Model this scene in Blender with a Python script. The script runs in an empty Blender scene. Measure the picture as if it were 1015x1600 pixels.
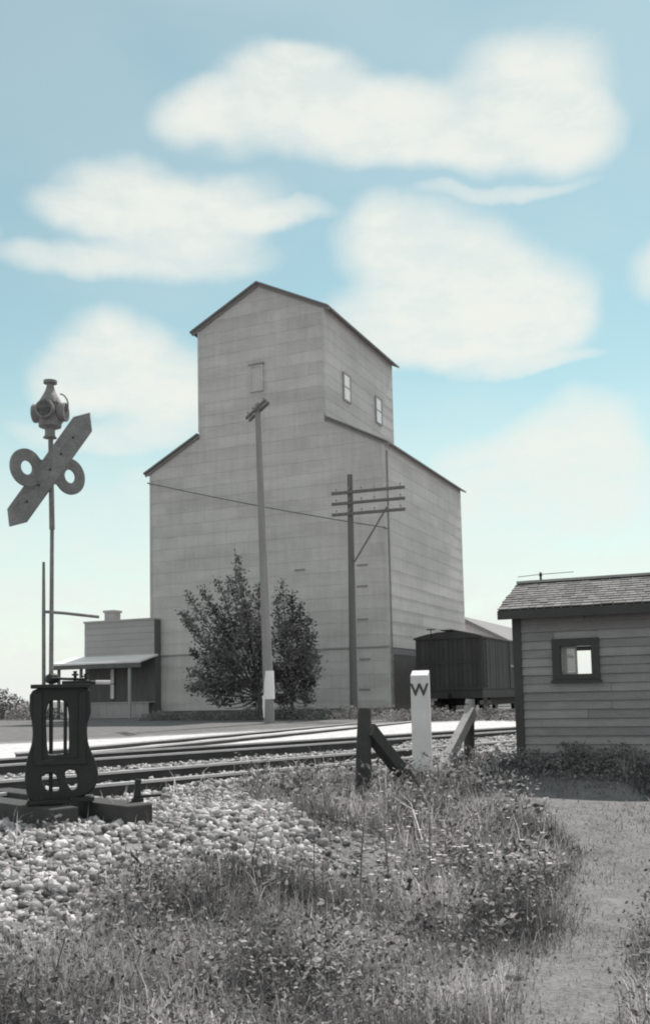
import bpy, bmesh, math, random
import numpy as np
from mathutils import Vector, Matrix

random.seed(7)
rng = np.random.default_rng(11)
SC = bpy.context.scene
COL = SC.collection
R = math.radians

# ---------------------------------------------------------------- camera, sky, sun, exposure
EYE = 1.45
cam_d = bpy.data.cameras.new('camera')
cam_d.sensor_fit = 'VERTICAL'
cam_d.sensor_height = 36.0
cam_d.lens = 36.0 * 1530.0 / 1600.0
cam_d.shift_y = 0.08792
cam_d.clip_start = 0.05
cam_d.clip_end = 9000.0
cam = bpy.data.objects.new('camera', cam_d)
COL.objects.link(cam)
cam.matrix_world = (Matrix.Translation((0, 0, EYE)) @ Matrix.Rotation(R(95.5), 4, 'X')
                    @ Matrix.Rotation(R(-1.2), 4, 'Z'))
SC.camera = cam

SUN_AZ, SUN_EL = 28.0, 57.0          # azimuth to the right of +Y: behind the elevator, high
world = bpy.data.worlds.new('World')
SC.world = world
world.use_nodes = True
wn, wl = world.node_tree.nodes, world.node_tree.links
wn.clear()


def wnode(t, **kw):
    n = wn.new(t)
    for k, v in kw.items():
        setattr(n, k, v)
    return n


def wmath(op, a, b=None, c=None, clamp=False):
    n = wnode('ShaderNodeMath', operation=op, use_clamp=clamp)
    for i, x in enumerate((a, b, c)):
        if x is None:
            continue
        if isinstance(x, (int, float)):
            n.inputs[i].default_value = x
        else:
            wl.new(x, n.inputs[i])
    return n.outputs[0]


def wramp(x, a, b):
    n = wnode('ShaderNodeMapRange', interpolation_type='SMOOTHSTEP')
    wl.new(x, n.inputs['Value'])
    n.inputs['From Min'].default_value = a
    n.inputs['From Max'].default_value = b
    return n.outputs[0]


w_out = wnode('ShaderNodeOutputWorld')
w_bg = wnode('ShaderNodeBackground')
SKY_STRENGTH = 0.10
w_bg.inputs['Strength'].default_value = SKY_STRENGTH
w_sky = wnode('ShaderNodeTexSky', sky_type='NISHITA', sun_disc=False)
w_sky.sun_elevation = R(SUN_EL)
w_sky.sun_rotation = R(SUN_AZ)
w_sky.air_density = 1.0
w_sky.dust_density = 0.2
w_sky.ozone_density = 1.5
w_tc = wnode('ShaderNodeTexCoord')
sep = wnode('ShaderNodeSeparateXYZ')
wl.new(w_tc.outputs['Generated'], sep.inputs[0])
dx, dy, dz = sep.outputs
RAD = 57.29578
az = wmath('MULTIPLY', wmath('ARCTAN2', dx, dy), RAD)
el = wmath('MULTIPLY', wmath('ARCSINE', dz), RAD)
nz1 = wnode('ShaderNodeTexNoise', noise_dimensions='3D')
nz1.inputs['Scale'].default_value = 6.0
nz1.inputs['Detail'].default_value = 5.0
nz1.inputs['Roughness'].default_value = 0.5
wl.new(w_tc.outputs['Generated'], nz1.inputs['Vector'])
nsep = wnode('ShaderNodeSeparateColor')
wl.new(nz1.outputs['Color'], nsep.inputs[0])
azn = wmath('ADD', az, wmath('MULTIPLY', wmath('SUBTRACT', nsep.outputs[0], 0.5), 7.0))
eln = wmath('ADD', el, wmath('MULTIPLY', wmath('SUBTRACT', nsep.outputs[1], 0.5), 4.5))
# banks of fair-weather cloud: azimuth, elevation, half width, half height (degrees), density
BANKS = [
    (0.0, 34.1, 1.6, 0.8, 0.9), (-0.4, 32.8, 4.5, 1.8, 1), (-6.0, 31.7, 3.1, 1.2, 1), (4.7, 32.2, 5.1, 1.2, 1),
    (2.7, 30.8, 8.1, 1.4, 1), (9.3, 30.0, 6.4, 1.1, 1), (14.0, 32.7, 3.7, 1.9, 1), (15.3, 30.5, 2.7, 1.9, 1),
    (12.0, 31.2, 2.3, 0.8, 0.8), (11.1, 27.8, 4.3, 0.4, 0.6), (-11.2, 28.4, 3.2, 1.5, 1), (-12.9, 27.0, 2.8, 1.1,
    1), (-7.6, 27.5, 4.5, 1.5, 1), (-3.7, 27.0, 3.4, 0.6, 0.95), (-9.1, 26.0, 4.6, 0.9, 0.9), (-12.5, 24.3, 5.1,
    0.9, 0.85), (-6.8, 24.9, 3.3, 1.0, 0.7), (4.1, 25.7, 3.1, 1.8, 1), (7.5, 24.0, 4.7, 2.8, 1), (11.6, 22.0, 4.6,
    2.4, 1), (13.4, 20.8, 3.1, 1.9, 1), (5.5, 21.4, 5.5, 2.1, 1), (9.2, 19.7, 5.5, 1.1, 1), (12.1, 18.4, 4.2, 0.4,
    0.7), (-11.0, 19.5, 3.9, 2.1, 1), (-13.6, 18.2, 2.8, 1.4, 1), (-9.0, 17.8, 3.6, 2.3, 1), (-13.2, 15.3, 4.1,
    0.9, 0.75), (14.1, 14.1, 4.0, 2.2, 0.9), (11.1, 12.3, 4.5, 2.2, 0.9), (15.4, 11.3, 3.3, 2.7, 0.9), (9.9, 9.3,
    5.8, 2.2, 0.8), (-9.6, 12.3, 3.4, 1.8, 0.6), (-20.8, 26.1, 2.4, 2.4, 1), (21.9, 22.3, 2.3, 1.9, 1),
]
mask = None
for (a0, e0, wa, he, dens) in BANKS:
    ua = wmath('DIVIDE', wmath('SUBTRACT', azn, a0), wa)
    ue = wmath('DIVIDE', wmath('SUBTRACT', eln, e0), he)
    d2 = wmath('ADD', wmath('MULTIPLY', ua, ua), wmath('MULTIPLY', ue, ue))
    b = wmath('MULTIPLY', wramp(d2, 2.0, 0.0), dens)
    mask = b if mask is None else wmath('SUBTRACT', wmath('ADD', mask, b), wmath('MULTIPLY', mask, b))
# the same broken cloud over the rest of the sky
nz2 = wnode('ShaderNodeTexNoise', noise_dimensions='3D')
nz2.inputs['Scale'].default_value = 4.2
nz2.inputs['Detail'].default_value = 6.0
mp = wnode('ShaderNodeMapping')
mp.inputs['Scale'].default_value = (1, 1, 2.2)
wl.new(w_tc.outputs['Generated'], mp.inputs[0])
wl.new(mp.outputs[0], nz2.inputs['Vector'])
rest = wramp(nz2.outputs['Fac'], 0.40, 0.56)
far_az = wmath('MAXIMUM', wramp(wmath('ABSOLUTE', az), 22.0, 36.0), wramp(el, 36.0, 44.0))
mask = wmath('MAXIMUM', mask, wmath('MULTIPLY', rest, far_az))
low_haze = wmath('MULTIPLY', wramp(el, 20.0, 3.0), 0.99)
mask = wmath('MAXIMUM', mask, low_haze)
nz3 = wnode('ShaderNodeTexNoise', noise_dimensions='3D')
nz3.inputs['Scale'].default_value = 16.0
nz3.inputs['Detail'].default_value = 8.0
nz3.inputs['Roughness'].default_value = 0.62
wl.new(mp.outputs[0], nz3.inputs['Vector'])
wisp = wramp(nz3.outputs['Fac'], 0.30, 0.62)
mask = wmath('MULTIPLY', mask, wmath('MULTIPLY_ADD', wisp, 0.26, 0.74))
veil = wmath('MULTIPLY_ADD', wramp(nz2.outputs['Fac'], 0.35, 0.65), 0.09, 0.13)
mask = wmath('ADD', wmath('MULTIPLY', mask, wmath('SUBTRACT', 0.95, veil)), veil)
mask = wmath('MAXIMUM', mask, wmath('MULTIPLY', wramp(el, 9.0, 1.0), 0.98))
w_tint = wnode('ShaderNodeMix', data_type='RGBA', blend_type='MULTIPLY')
w_tint.inputs[0].default_value = 1.0
wl.new(w_sky.outputs[0], w_tint.inputs[6])
w_tint.inputs[7].default_value = (1.28, 1.47, 1.05, 1)
w_mix = wnode('ShaderNodeMix', data_type='RGBA')
wl.new(mask, w_mix.inputs[0])
wl.new(w_tint.outputs[2], w_mix.inputs[6])
w_cc = wnode('ShaderNodeMix', data_type='RGBA')      # thin low air is a shade bluer than the cloud tops
wl.new(wramp(el, 16.0, 5.0), w_cc.inputs[0])
w_cc.inputs[6].default_value = (7.7, 7.85, 7.3, 1)
w_cc.inputs[7].default_value = (7.4, 7.65, 7.4, 1)
wl.new(w_cc.outputs[2], w_mix.inputs[7])
wl.new(w_mix.outputs[2], w_bg.inputs['Color'])
wl.new(w_bg.outputs[0], w_out.inputs[0])

sun_d = bpy.data.lights.new('sun', 'SUN')
sun_d.energy = 4.5
sun_d.angle = R(0.6)
sun_d.color = (1.0, 0.975, 0.94)
sun = bpy.data.objects.new('sun', sun_d)
COL.objects.link(sun)
sv = Vector((math.sin(R(SUN_AZ)) * math.cos(R(SUN_EL)), math.cos(R(SUN_AZ)) * math.cos(R(SUN_EL)), math.sin(R(SUN_EL))))
sun.rotation_euler = sv.to_track_quat('Z', 'Y').to_euler()
sun.location = sv * 60

SC.view_settings.view_transform = 'Standard'
SC.view_settings.look = 'None'
SC.view_settings.gamma = 1.0
SC.view_settings.use_curve_mapping = False
SC.view_settings.exposure = 0.2
SC.cycles.max_bounces = 6
SC.cycles.filter_width = 2.0


# ---------------------------------------------------------------- materials (the print is black and white: greys)
def grey(name, v, rough=0.8, var=0.25, scale=3.0, fine=30.0, bump=0.15, bscale=40.0, rnd=0.0, stretch=(1, 1, 1),
         tint=(1.03, 0.975, 0.985), spec=0.3, attr=None, trans=0.0, coord='world', streak=0.0):
    m = bpy.data.materials.new(name)
    m.use_nodes = True
    n, l = m.node_tree.nodes, m.node_tree.links
    b = n['Principled BSDF']
    b.inputs['Roughness'].default_value = rough
    b.inputs['Specular IOR Level'].default_value = spec
    if coord == 'world':
        vec = n.new('ShaderNodeNewGeometry').outputs['Position']
    else:
        vec = n.new('ShaderNodeTexCoord').outputs['Object']
    mp_ = n.new('ShaderNodeMapping')
    mp_.inputs['Scale'].default_value = stretch
    l.new(vec, mp_.inputs[0])

    def noise(s, det):
        t = n.new('ShaderNodeTexNoise')
        t.inputs['Scale'].default_value = s
        t.inputs['Detail'].default_value = det
        t.inputs['Roughness'].default_value = 0.6
        l.new(mp_.outputs[0], t.inputs['Vector'])
        return t.outputs['Fac']

    def mth(op, a, b_):
        t = n.new('ShaderNodeMath')
        t.operation = op
        for i, x in enumerate((a, b_)):
            if isinstance(x, (int, float)):
                t.inputs[i].default_value = x
            else:
                l.new(x, t.inputs[i])
        return t.outputs[0]
    f = mth('ADD', mth('MULTIPLY', noise(scale, 5), 0.6), mth('MULTIPLY', noise(fine, 3), 0.4))
    f = mth('MULTIPLY', mth('SUBTRACT', f, 0.5), 4.0 * var)       # roughly -var..var
    f = mth('ADD', f, 1.0)
    if streak:
        m2 = n.new('ShaderNodeMapping')
        m2.inputs['Scale'].default_value = (2.2, 2.2, .22)
        l.new(vec, m2.inputs[0])
        t = n.new('ShaderNodeTexNoise')
        t.inputs['Scale'].default_value = 2.0
        t.inputs['Detail'].default_value = 6
        t.inputs['Roughness'].default_value = .65
        l.new(m2.outputs[0], t.inputs['Vector'])
        f = mth('ADD', f, mth('MULTIPLY', mth('SUBTRACT', t.outputs['Fac'], 0.5), 4.0 * streak))
    if rnd:
        oi = n.new('ShaderNodeObjectInfo')
        f = mth('MULTIPLY', f, mth('ADD', mth('MULTIPLY', mth('SUBTRACT', oi.outputs['Random'], 0.5), 2 * rnd), 1.0))
    if attr:
        at = n.new('ShaderNodeAttribute')
        at.attribute_name = attr
        f = mth('MULTIPLY', f, at.outputs['Fac'])
    f = mth('MAXIMUM', mth('MULTIPLY', f, v), 0.008)
    cb = n.new('ShaderNodeCombineColor')
    for i in range(3):
        l.new(mth('MULTIPLY', f, tint[i]), cb.inputs[i])
    l.new(cb.outputs[0], b.inputs['Base Color'])
    if bump:
        bp = n.new('ShaderNodeBump')
        bp.inputs['Strength'].default_value = bump
        bp.inputs['Distance'].default_value = 0.02
        l.new(noise(bscale, 4), bp.inputs['Height'])
        l.new(bp.outputs[0], b.inputs['Normal'])
    if trans:
        tr = n.new('ShaderNodeBsdfTranslucent')
        l.new(cb.outputs[0], tr.inputs['Color'])
        ms = n.new('ShaderNodeMixShader')
        ms.inputs[0].default_value = trans
        l.new(b.outputs[0], ms.inputs[1])
        l.new(tr.outputs[0], ms.inputs[2])
        l.new(ms.outputs[0], n['Material Output'].inputs[0])
    return m


M = {}
M['siding'] = grey('painted_sheet_siding', 0.52, 0.65, 0.24, 0.55, 16.0, 0.3, 12.0, rnd=0.06, stretch=(.6, .6, 2.0), tint=(1.035, .975, .965), streak=0.09)
M['core'] = grey('wall_core', 0.30, 0.8, 0.2)
M['trim'] = grey('dark_trim', 0.27, 0.7, 0.25)
M['roof'] = grey('roof_covering', 0.2, 0.8, 0.25, 1.0, 20)
M['pale'] = grey('pale_paint', 0.78, 0.5, 0.10, 2.0, 30)
M['bright'] = grey('fresh_white_paint', 0.92, 0.5, 0.05, 2.0, 30)
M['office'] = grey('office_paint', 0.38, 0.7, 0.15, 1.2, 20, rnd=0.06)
M['dim'] = grey('weathered_shaded_boards', 0.13, 0.8, 0.3, 1.5, 25, stretch=(3, 3, 1), rnd=0.1)  # dark boards; shade is put into this colour under canopy and in doorway
M['boxcar'] = grey('boxcar_paint', 0.040, 0.7, 0.35, 1.3, 14, stretch=(3, 3, 0.7), rnd=0.15)
M['shed'] = grey('shed_paint', 0.27, 0.75, 0.28, 2.5, 40, 0.3, 30, rnd=0.14, stretch=(1, 1, 3))
M['shedtrim'] = grey('shed_trim_paint', 0.06, 0.7, 0.25, 3, 40)
M['shingle'] = grey('wood_shingle', 0.17, 0.85, 0.3, 4, 50, 0.4, 60, rnd=0.3)
M['pole'] = grey('pole_wood', 0.26, 0.85, 0.25, 2, 30, 0.4, 40, stretch=(5, 5, 0.5))
M['poledark'] = grey('dark_pole_wood', 0.15, 0.85, 0.25, 2, 30, 0.4, 40, stretch=(5, 5, 0.5))
M['white'] = grey('whitewash', 0.80, 0.7, 0.15, 2.5, 30, 0.3, 50)
M['gloss'] = grey('sky_white_pane', 0.88, 0.10, 0.03, bump=0.0, spec=0.9)  # tower panes; the sky's reflection is put into a white base colour
M['concrete'] = grey('whitewashed_post', 0.66, 0.75, 0.16, 3.5, 60, 0.35, 60)
M['black'] = grey('black_lettering', 0.07, 0.6, 0.2, bump=0)
M['iron'] = grey('black_iron', 0.013, 0.5, 0.35, 8, 60, 0.3, 60, spec=0.5)
M['sign'] = grey('signal_paint', 0.22, 0.6, 0.45, 9, 45, 0.35, 50)
M['steel'] = grey('worn_steel', 0.55, 0.35, 0.2, 5, 60, 0.1, spec=0.6)
M['rust'] = grey('rusty_rail_side', 0.055, 0.7, 0.35, 4, 50)
M['tie'] = grey('creosoted_tie', 0.07, 0.85, 0.35, 3, 40, 0.5, 40, rnd=0.35)
M['timber'] = grey('weathered_timber', 0.062, 0.85, 0.35, 4, 50, 0.6, 40, stretch=(2, 2, 2))
M['timberpale'] = grey('pale_timber', 0.36, 0.85, 0.3, 4, 50, 0.6, 40)  # pale wood; on the right brace its tone stands in for sunlight
M['stone'] = grey('limestone_ballast', 0.36, 0.85, 0.38, 6, 60, 0.35, 60, attr='tone')
M['stonebig'] = grey('limestone_piece', 0.41, 0.85, 0.38, 8, 60, 0.4, 50, rnd=0.42)
M['grass'] = grey('grass_blade', 0.37, 0.6, 0.15, 0.8, 10, 0.0, attr='tone', trans=0.5)
M['weed'] = grey('weed_leaf', 0.25, 0.55, 0.15, 1, 10, 0.0, attr='tone', trans=0.45)
M['leaf'] = grey('tree_leaf', 0.19, 0.55, 0.2, 1, 10, 0.0, attr='tone', trans=0.45)
M['bark'] = grey('bark', 0.08, 0.9, 0.3, 4, 30, 0.5)
M['petal'] = grey('white_petal', 0.80, 0.6, 0.05, bump=0.0, trans=0.3)
M['wire'] = grey('wire', 0.10, 0.6, 0.1, bump=0)
M['inside'] = grey('shed_inside', 0.35, 0.8, 0.2)


def glass(name, v, rough):
    m = bpy.data.materials.new(name)
    m.use_nodes = True
    b = m.node_tree.nodes['Principled BSDF']
    b.inputs['Base Color'].default_value = (v, v, v, 1)
    b.inputs['Roughness'].default_value = rough
    b.inputs['Specular IOR Level'].default_value = 0.6
    return m


M['lens'] = glass('signal_lens', 0.03, 0.05)


def grey_glass():
    m = bpy.data.materials.new('grey_window_glass')
    m.use_nodes = True
    n, l = m.node_tree.nodes, m.node_tree.links
    b = n['Principled BSDF']
    b.inputs['Base Color'].default_value = (.42, .42, .41, 1)  # even grey mixed into a half clear pane
    b.inputs['Roughness'].default_value = 0.12
    tr = n.new('ShaderNodeBsdfTransparent')
    tr.inputs[0].default_value = (.8, .8, .8, 1)
    ms = n.new('ShaderNodeMixShader')
    ms.inputs[0].default_value = 0.55
    l.new(tr.outputs[0], ms.inputs[1])
    l.new(b.outputs[0], ms.inputs[2])
    l.new(ms.outputs[0], n['Material Output'].inputs[0])
    return m


M['pane'] = grey_glass()


def ground_material():
    m = bpy.data.materials.new('ground_surface')
    m.use_nodes = True
    n, l = m.node_tree.nodes, m.node_tree.links
    b = n['Principled BSDF']
    b.inputs['Roughness'].default_value = 0.95
    b.inputs['Specular IOR Level'].default_value = 0.1
    pos = n.new('ShaderNodeNewGeometry').outputs['Position']

    def noise(s, det=5, rough=.6):
        t = n.new('ShaderNodeTexNoise')
        t.inputs['Scale'].default_value = s
        t.inputs['Detail'].default_value = det
        t.inputs['Roughness'].default_value = rough
        l.new(pos, t.inputs['Vector'])
        return t.outputs['Fac']

    def mth(op, a, b_, clamp=False):
        t = n.new('ShaderNodeMath')
        t.operation = op
        t.use_clamp = clamp
        for i, x in enumerate((a, b_)):
            if isinstance(x, (int, float)):
                t.inputs[i].default_value = x
            else:
                l.new(x, t.inputs[i])
        return t.outputs[0]

    def attr(nm):
        a = n.new('ShaderNodeAttribute')
        a.attribute_name = nm
        return a.outputs['Fac']

    def soft(nm, amt=0.7):
        s = mth('ADD', attr(nm), mth('MULTIPLY', mth('SUBTRACT', noise(1.6), 0.5), amt))
        r = n.new('ShaderNodeMapRange')
        r.interpolation_type = 'SMOOTHSTEP'
        l.new(s, r.inputs[0])
        r.inputs[1].default_value = 0.3
        r.inputs[2].default_value = 0.7
        return r.outputs[0]
    grain = mth('ADD', mth('MULTIPLY', noise(35.0, 4), 0.8), mth('MULTIPLY', noise(4.0, 4), 0.6))   # ~0.7 mean
    grain = mth('ADD', mth('MULTIPLY', mth('SUBTRACT', grain, 0.7), 1.8), 1.0)

    def mixv(fac, a, b_):
        t = n.new('ShaderNodeMix')
        l.new(fac, t.inputs[0])
        for i, x in ((2, a), (3, b_)):
            if isinstance(x, (int, float)):
                t.inputs[i].default_value = x
            else:
                l.new(x, t.inputs[i])
        return t.outputs[0]
    v = mixv(soft('path', .5), 0.15, 0.175)
    v = mixv(soft('gravel', .4), v, 0.22)
    v = mixv(soft('road', .25), v, 0.52)
    v = mth('MAXIMUM', mth('MULTIPLY', v, grain), 0.01)
    cb = n.new('ShaderNodeCombineColor')
    for i, t in enumerate((1.02, .98, .985)):
        l.new(mth('MULTIPLY', v, t), cb.inputs[i])
    l.new(cb.outputs[0], b.inputs['Base Color'])
    bp = n.new('ShaderNodeBump')
    bp.inputs['Strength'].default_value = 0.5
    bp.inputs['Distance'].default_value = 0.04
    l.new(noise(28.0, 5), bp.inputs['Height'])
    l.new(bp.outputs[0], b.inputs['Normal'])
    return m


M['ground'] = ground_material()


# ---------------------------------------------------------------- object helpers
def tag(o, label=None, cat=None, group=None, kind=None):
    if label:
        o['label'] = label
    if cat:
        o['category'] = cat
    if group:
        o['group'] = group
    if kind:
        o['kind'] = kind
    return o


def link(name, me, mat=None, parent=None, loc=None, rot=None):
    if mat is not None and not me.materials:
        me.materials.append(M[mat] if isinstance(mat, str) else mat)
    o = bpy.data.objects.new(name, me)
    COL.objects.link(o)
    if parent is not None:
        o.parent = parent
    if loc is not None:
        o.location = loc
    if rot is not None:
        o.rotation_euler = rot
    return o


def empty(name, loc, rz=0.0, **kw):
    o = bpy.data.objects.new(name, None)
    COL.objects.link(o)
    o.location = loc
    o.rotation_euler = (0, 0, rz)
    tag(o, **kw)
    return o


class MB:
    """collects solids and builds them as one mesh"""

    def __init__(self):
        self.bm = bmesh.new()

    def box(self, x0, x1, y0, y1, z0, z1, mat=None):
        vs = [self.bm.verts.new(p) for p in ((x0, y0, z0), (x1, y0, z0), (x1, y1, z0), (x0, y1, z0),
                                             (x0, y0, z1), (x1, y0, z1), (x1, y1, z1), (x0, y1, z1))]
        if mat is not None:
            for v in vs:
                v.co = mat @ v.co
        for f in ((3, 2, 1, 0), (4, 5, 6, 7), (0, 1, 5, 4), (1, 2, 6, 5), (2, 3, 7, 6), (3, 0, 4, 7)):
            self.bm.faces.new([vs[i] for i in f])
        return self

    def hexa(self, pts):
        vs = [self.bm.verts.new(p) for p in pts]
        for f in ((3, 2, 1, 0), (4, 5, 6, 7), (0, 1, 5, 4), (1, 2, 6, 5), (2, 3, 7, 6), (3, 0, 4, 7)):
            self.bm.faces.new([vs[i] for i in f])
        return self

    def bar(self, a, b, w, d, up=(0, 0, 1)):
        a, b = Vector(a), Vector(b)
        t = (b - a).normalized()
        u = Vector(up)
        if abs(t.dot(u)) > 0.95:
            u = Vector((0, 1, 0))
        s = t.cross(u).normalized() * (w / 2)
        u = s.cross(t).normalized() * (d / 2)
        return self.hexa([a - s - u, a + s - u, b + s - u, b - s - u, a - s + u, a + s + u, b + s + u, b - s + u])

    def tube(self, pts, radii, n=10, cap=True):
        pts = [Vector(p) for p in pts]
        if isinstance(radii, (int, float)):
            radii = [radii] * len(pts)
        rings = []
        for i, p in enumerate(pts):
            t = (pts[min(i + 1, len(pts) - 1)] - pts[max(i - 1, 0)]).normalized()
            u = Vector((0, 0, 1)) if abs(t.z) < 0.9 else Vector((0, 1, 0))
            s = t.cross(u).normalized()
            u = s.cross(t).normalized()
            rings.append([self.bm.verts.new(p + (s * math.cos(k * 2 * math.pi / n) + u * math.sin(k * 2 * math.pi / n)) * radii[i])
                          for k in range(n)])
        for a, b in zip(rings, rings[1:]):
            for k in range(n):
                self.bm.faces.new((a[k], a[(k + 1) % n], b[(k + 1) % n], b[k]))
        if cap:
            self.bm.faces.new(rings[0][::-1])
            self.bm.faces.new(rings[-1])
        return self

    def lathe(self, prof, n=20, c=(0, 0, 0)):
        rings = []
        for (r, z) in prof:
            rings.append([self.bm.verts.new((c[0] + r * math.cos(k * 2 * math.pi / n), c[1] + r * math.sin(k * 2 * math.pi / n), c[2] + z))
                          for k in range(n)])
        for a, b in zip(rings, rings[1:]):
            for k in range(n):
                self.bm.faces.new((a[k], a[(k + 1) % n], b[(k + 1) % n], b[k]))
        self.bm.faces.new(rings[0][::-1])
        self.bm.faces.new(rings[-1])
        return self

    def prism(self, poly, y0, y1):
        """polygon in x,z extruded along y (y0 front, y1 back); y may be functions of z"""
        f0 = y0 if callable(y0) else (lambda z: y0)
        f1 = y1 if callable(y1) else (lambda z: y1)
        a = [self.bm.verts.new((x, f0(z), z)) for x, z in poly]
        b = [self.bm.verts.new((x, f1(z), z)) for x, z in poly]
        self.bm.faces.new(a)
        self.bm.faces.new(b[::-1])
        for k in range(len(poly)):
            j = (k + 1) % len(poly)
            self.bm.faces.new((a[j], a[k], b[k], b[j]))
        return self

    def xprism(self, poly, x0, x1):
        """polygon in y,z extruded along x; x1 is the outer face and may be a function of z"""
        f0 = x0 if callable(x0) else (lambda z: x0)
        f1 = x1 if callable(x1) else (lambda z: x1)
        a = [self.bm.verts.new((f0(z), y, z)) for y, z in poly]
        b = [self.bm.verts.new((f1(z), y, z)) for y, z in poly]
        self.bm.faces.new(a)
        self.bm.faces.new(b[::-1])
        for k in range(len(poly)):
            j = (k + 1) % len(poly)
            self.bm.faces.new((a[j], a[k], b[k], b[j]))
        return self

    def mesh(self, name, bevel=0.0, smooth=None):
        bm = self.bm
        bmesh.ops.recalc_face_normals(bm, faces=bm.faces)
        if bevel:
            bmesh.ops.bevel(bm, geom=list(bm.edges), offset=bevel, segments=2, affect='EDGES', profile=0.6, clamp_overlap=True)
        me = bpy.data.meshes.new(name)
        bm.to_mesh(me)
        bm.free()
        if smooth:
            me.shade_smooth()
            me.set_sharp_from_angle(angle=R(smooth))
        return me

    def obj(self, name, mat, parent=None, bevel=0.0, smooth=None, loc=None, rot=None):
        return link(name, self.mesh(name, bevel, smooth), mat, parent, loc, rot)


def copy_tree(o, parent=None):
    c = o.copy()
    COL.objects.link(c)
    if parent is not None:
        c.parent = parent
    for ch in list(o.children):
        copy_tree(ch, c)
    return c


def clip(poly, a, b, c):
    """keep the part of a polygon with a*x + b*z <= c"""
    out = []
    for i, p in enumerate(poly):
        q = poly[(i + 1) % len(poly)]
        dp, dq = a * p[0] + b * p[1] - c, a * q[0] + b * q[1] - c
        if dp <= 0:
            out.append(p)
        if (dp < 0 < dq) or (dq < 0 < dp):
            t = dp / (dp - dq)
            out.append((p[0] + t * (q[0] - p[0]), p[1] + t * (q[1] - p[1])))
    res = []
    for p in out:
        if not res or (abs(p[0] - res[-1][0]) + abs(p[1] - res[-1][1])) > 1e-4:
            res.append(p)
    if len(res) > 1 and abs(res[0][0] - res[-1][0]) + abs(res[0][1] - res[-1][1]) < 1e-4:
        res.pop()
    return res


def shape2d(name, splines, depth, mat, parent=None, loc=None, rot=None, bevel=0.0):
    """closed outlines (holes included) in x,z, filled and given a thickness along y"""
    cu = bpy.data.curves.new(name, 'CURVE')
    cu.dimensions = '2D'
    cu.fill_mode = 'BOTH'
    cu.extrude = depth / 2 - bevel
    cu.bevel_depth = bevel
    cu.bevel_resolution = 1
    for pts in splines:
        s = cu.splines.new('POLY')
        s.points.add(len(pts) - 1)
        for p, (x, z) in zip(s.points, pts):
            p.co = (x, z, 0, 1)
        s.use_cyclic_u = True
    tmp = bpy.data.objects.new('tmp', cu)
    COL.objects.link(tmp)
    dg = bpy.context.evaluated_depsgraph_get()
    me = bpy.data.meshes.new_from_object(tmp.evaluated_get(dg))
    bpy.data.objects.remove(tmp)
    bpy.data.curves.remove(cu)
    me.name = name
    me.transform(Matrix.Rotation(R(90), 4, 'X'))
    me.materials.clear()
    return link(name, me, mat, parent, loc, rot)


def raw(name, verts, faces_flat, nper, mat, parent=None, tone=None, smooth=False):
    """numpy verts (N,3) and faces of equal size given flat"""
    me = bpy.data.meshes.new(name)
    nf = len(faces_flat) // nper
    me.vertices.add(len(verts))
    me.vertices.foreach_set('co', np.asarray(verts, np.float32).ravel())
    me.loops.add(len(faces_flat))
    me.loops.foreach_set('vertex_index', np.asarray(faces_flat, np.int32))
    me.polygons.add(nf)
    me.polygons.foreach_set('loop_start', np.arange(nf, dtype=np.int32) * nper)
    me.update(calc_edges=True)
    if tone is not None:
        a = me.attributes.new('tone', 'FLOAT', 'POINT')
        a.data.foreach_set('value', np.asarray(tone, np.float32))
    if smooth:
        me.shade_smooth()
    return link(name, me, mat, parent)


# ---------------------------------------------------------------- the lie of the land
PHI_T = R(-46.0)                     # the main tracks: local y runs along them
PHI_E = R(-24.0)                     # elevator, siding and shed
TQ1, TQ2 = 10.05, 14.30              # distance of the two track centres, measured across the tracks
RAIL_Z = 0.565


def sstep(a, b, x):
    t = np.clip((x - a) / (b - a), 0, 1)
    return t * t * (3 - 2 * t)


def qs(x, y):
    return -0.695 * x + 0.719 * y, 0.719 * x + 0.695 * y


_ph = rng.uniform(0, 6.28, 12)
_fr = rng.uniform(0.6, 3.2, (12, 2)) * rng.choice([-1, 1], (12, 2))


def bumps(x, y):
    z = 0
    for k in range(12):
        z = z + np.sin(_fr[k, 0] * x + _fr[k, 1] * y + _ph[k])
    return z / 12


def ground_z(x, y):
    x = np.asarray(x, float)
    y = np.asarray(y, float)
    q, s = qs(x, y)
    sh = 0.75 * sstep(6.5, 10.0, s)
    z = 0.40 * sstep(5.0 + sh, 7.3 + sh, q)
    pad = (0.27 * sstep(7.5, 11.0, y) + .20 * sstep(11.2, 12.8, y + .445 * (x - 2.52))) * sstep(-.2, 1.8, x) * (1 - sstep(20, 24, y))
    z = np.maximum(z, pad)
    z = z + 0.12 * np.exp(-((q - 8.85) / .30) ** 2) * (1 - sstep(20, 26, s)) * sstep(5.7, 6.8, s) + .06 * np.exp(-((q - 12.2) / .5) ** 2) + .06 * np.exp(-((q - 10.35) / .25) ** 2)
    z = z + .12 * sstep(13, 22, s) * np.exp(-((q - 13.1) / .28) ** 2) + .06 * sstep(13, 22, s) * np.exp(-((q - 14.6) / .3) ** 2)
    z = z + .10 * np.exp(-((x + .55) / .75) ** 2 - ((y - 8.6) / .8) ** 2)
    z = z + 0.17 * sstep(18.5, 34.0, q)
    amp = 0.05 * (1 - sstep(7.0, 8.5, q)) + 0.015
    return z + amp * bumps(x, y) * (1 - sstep(40, 60, y))


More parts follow.
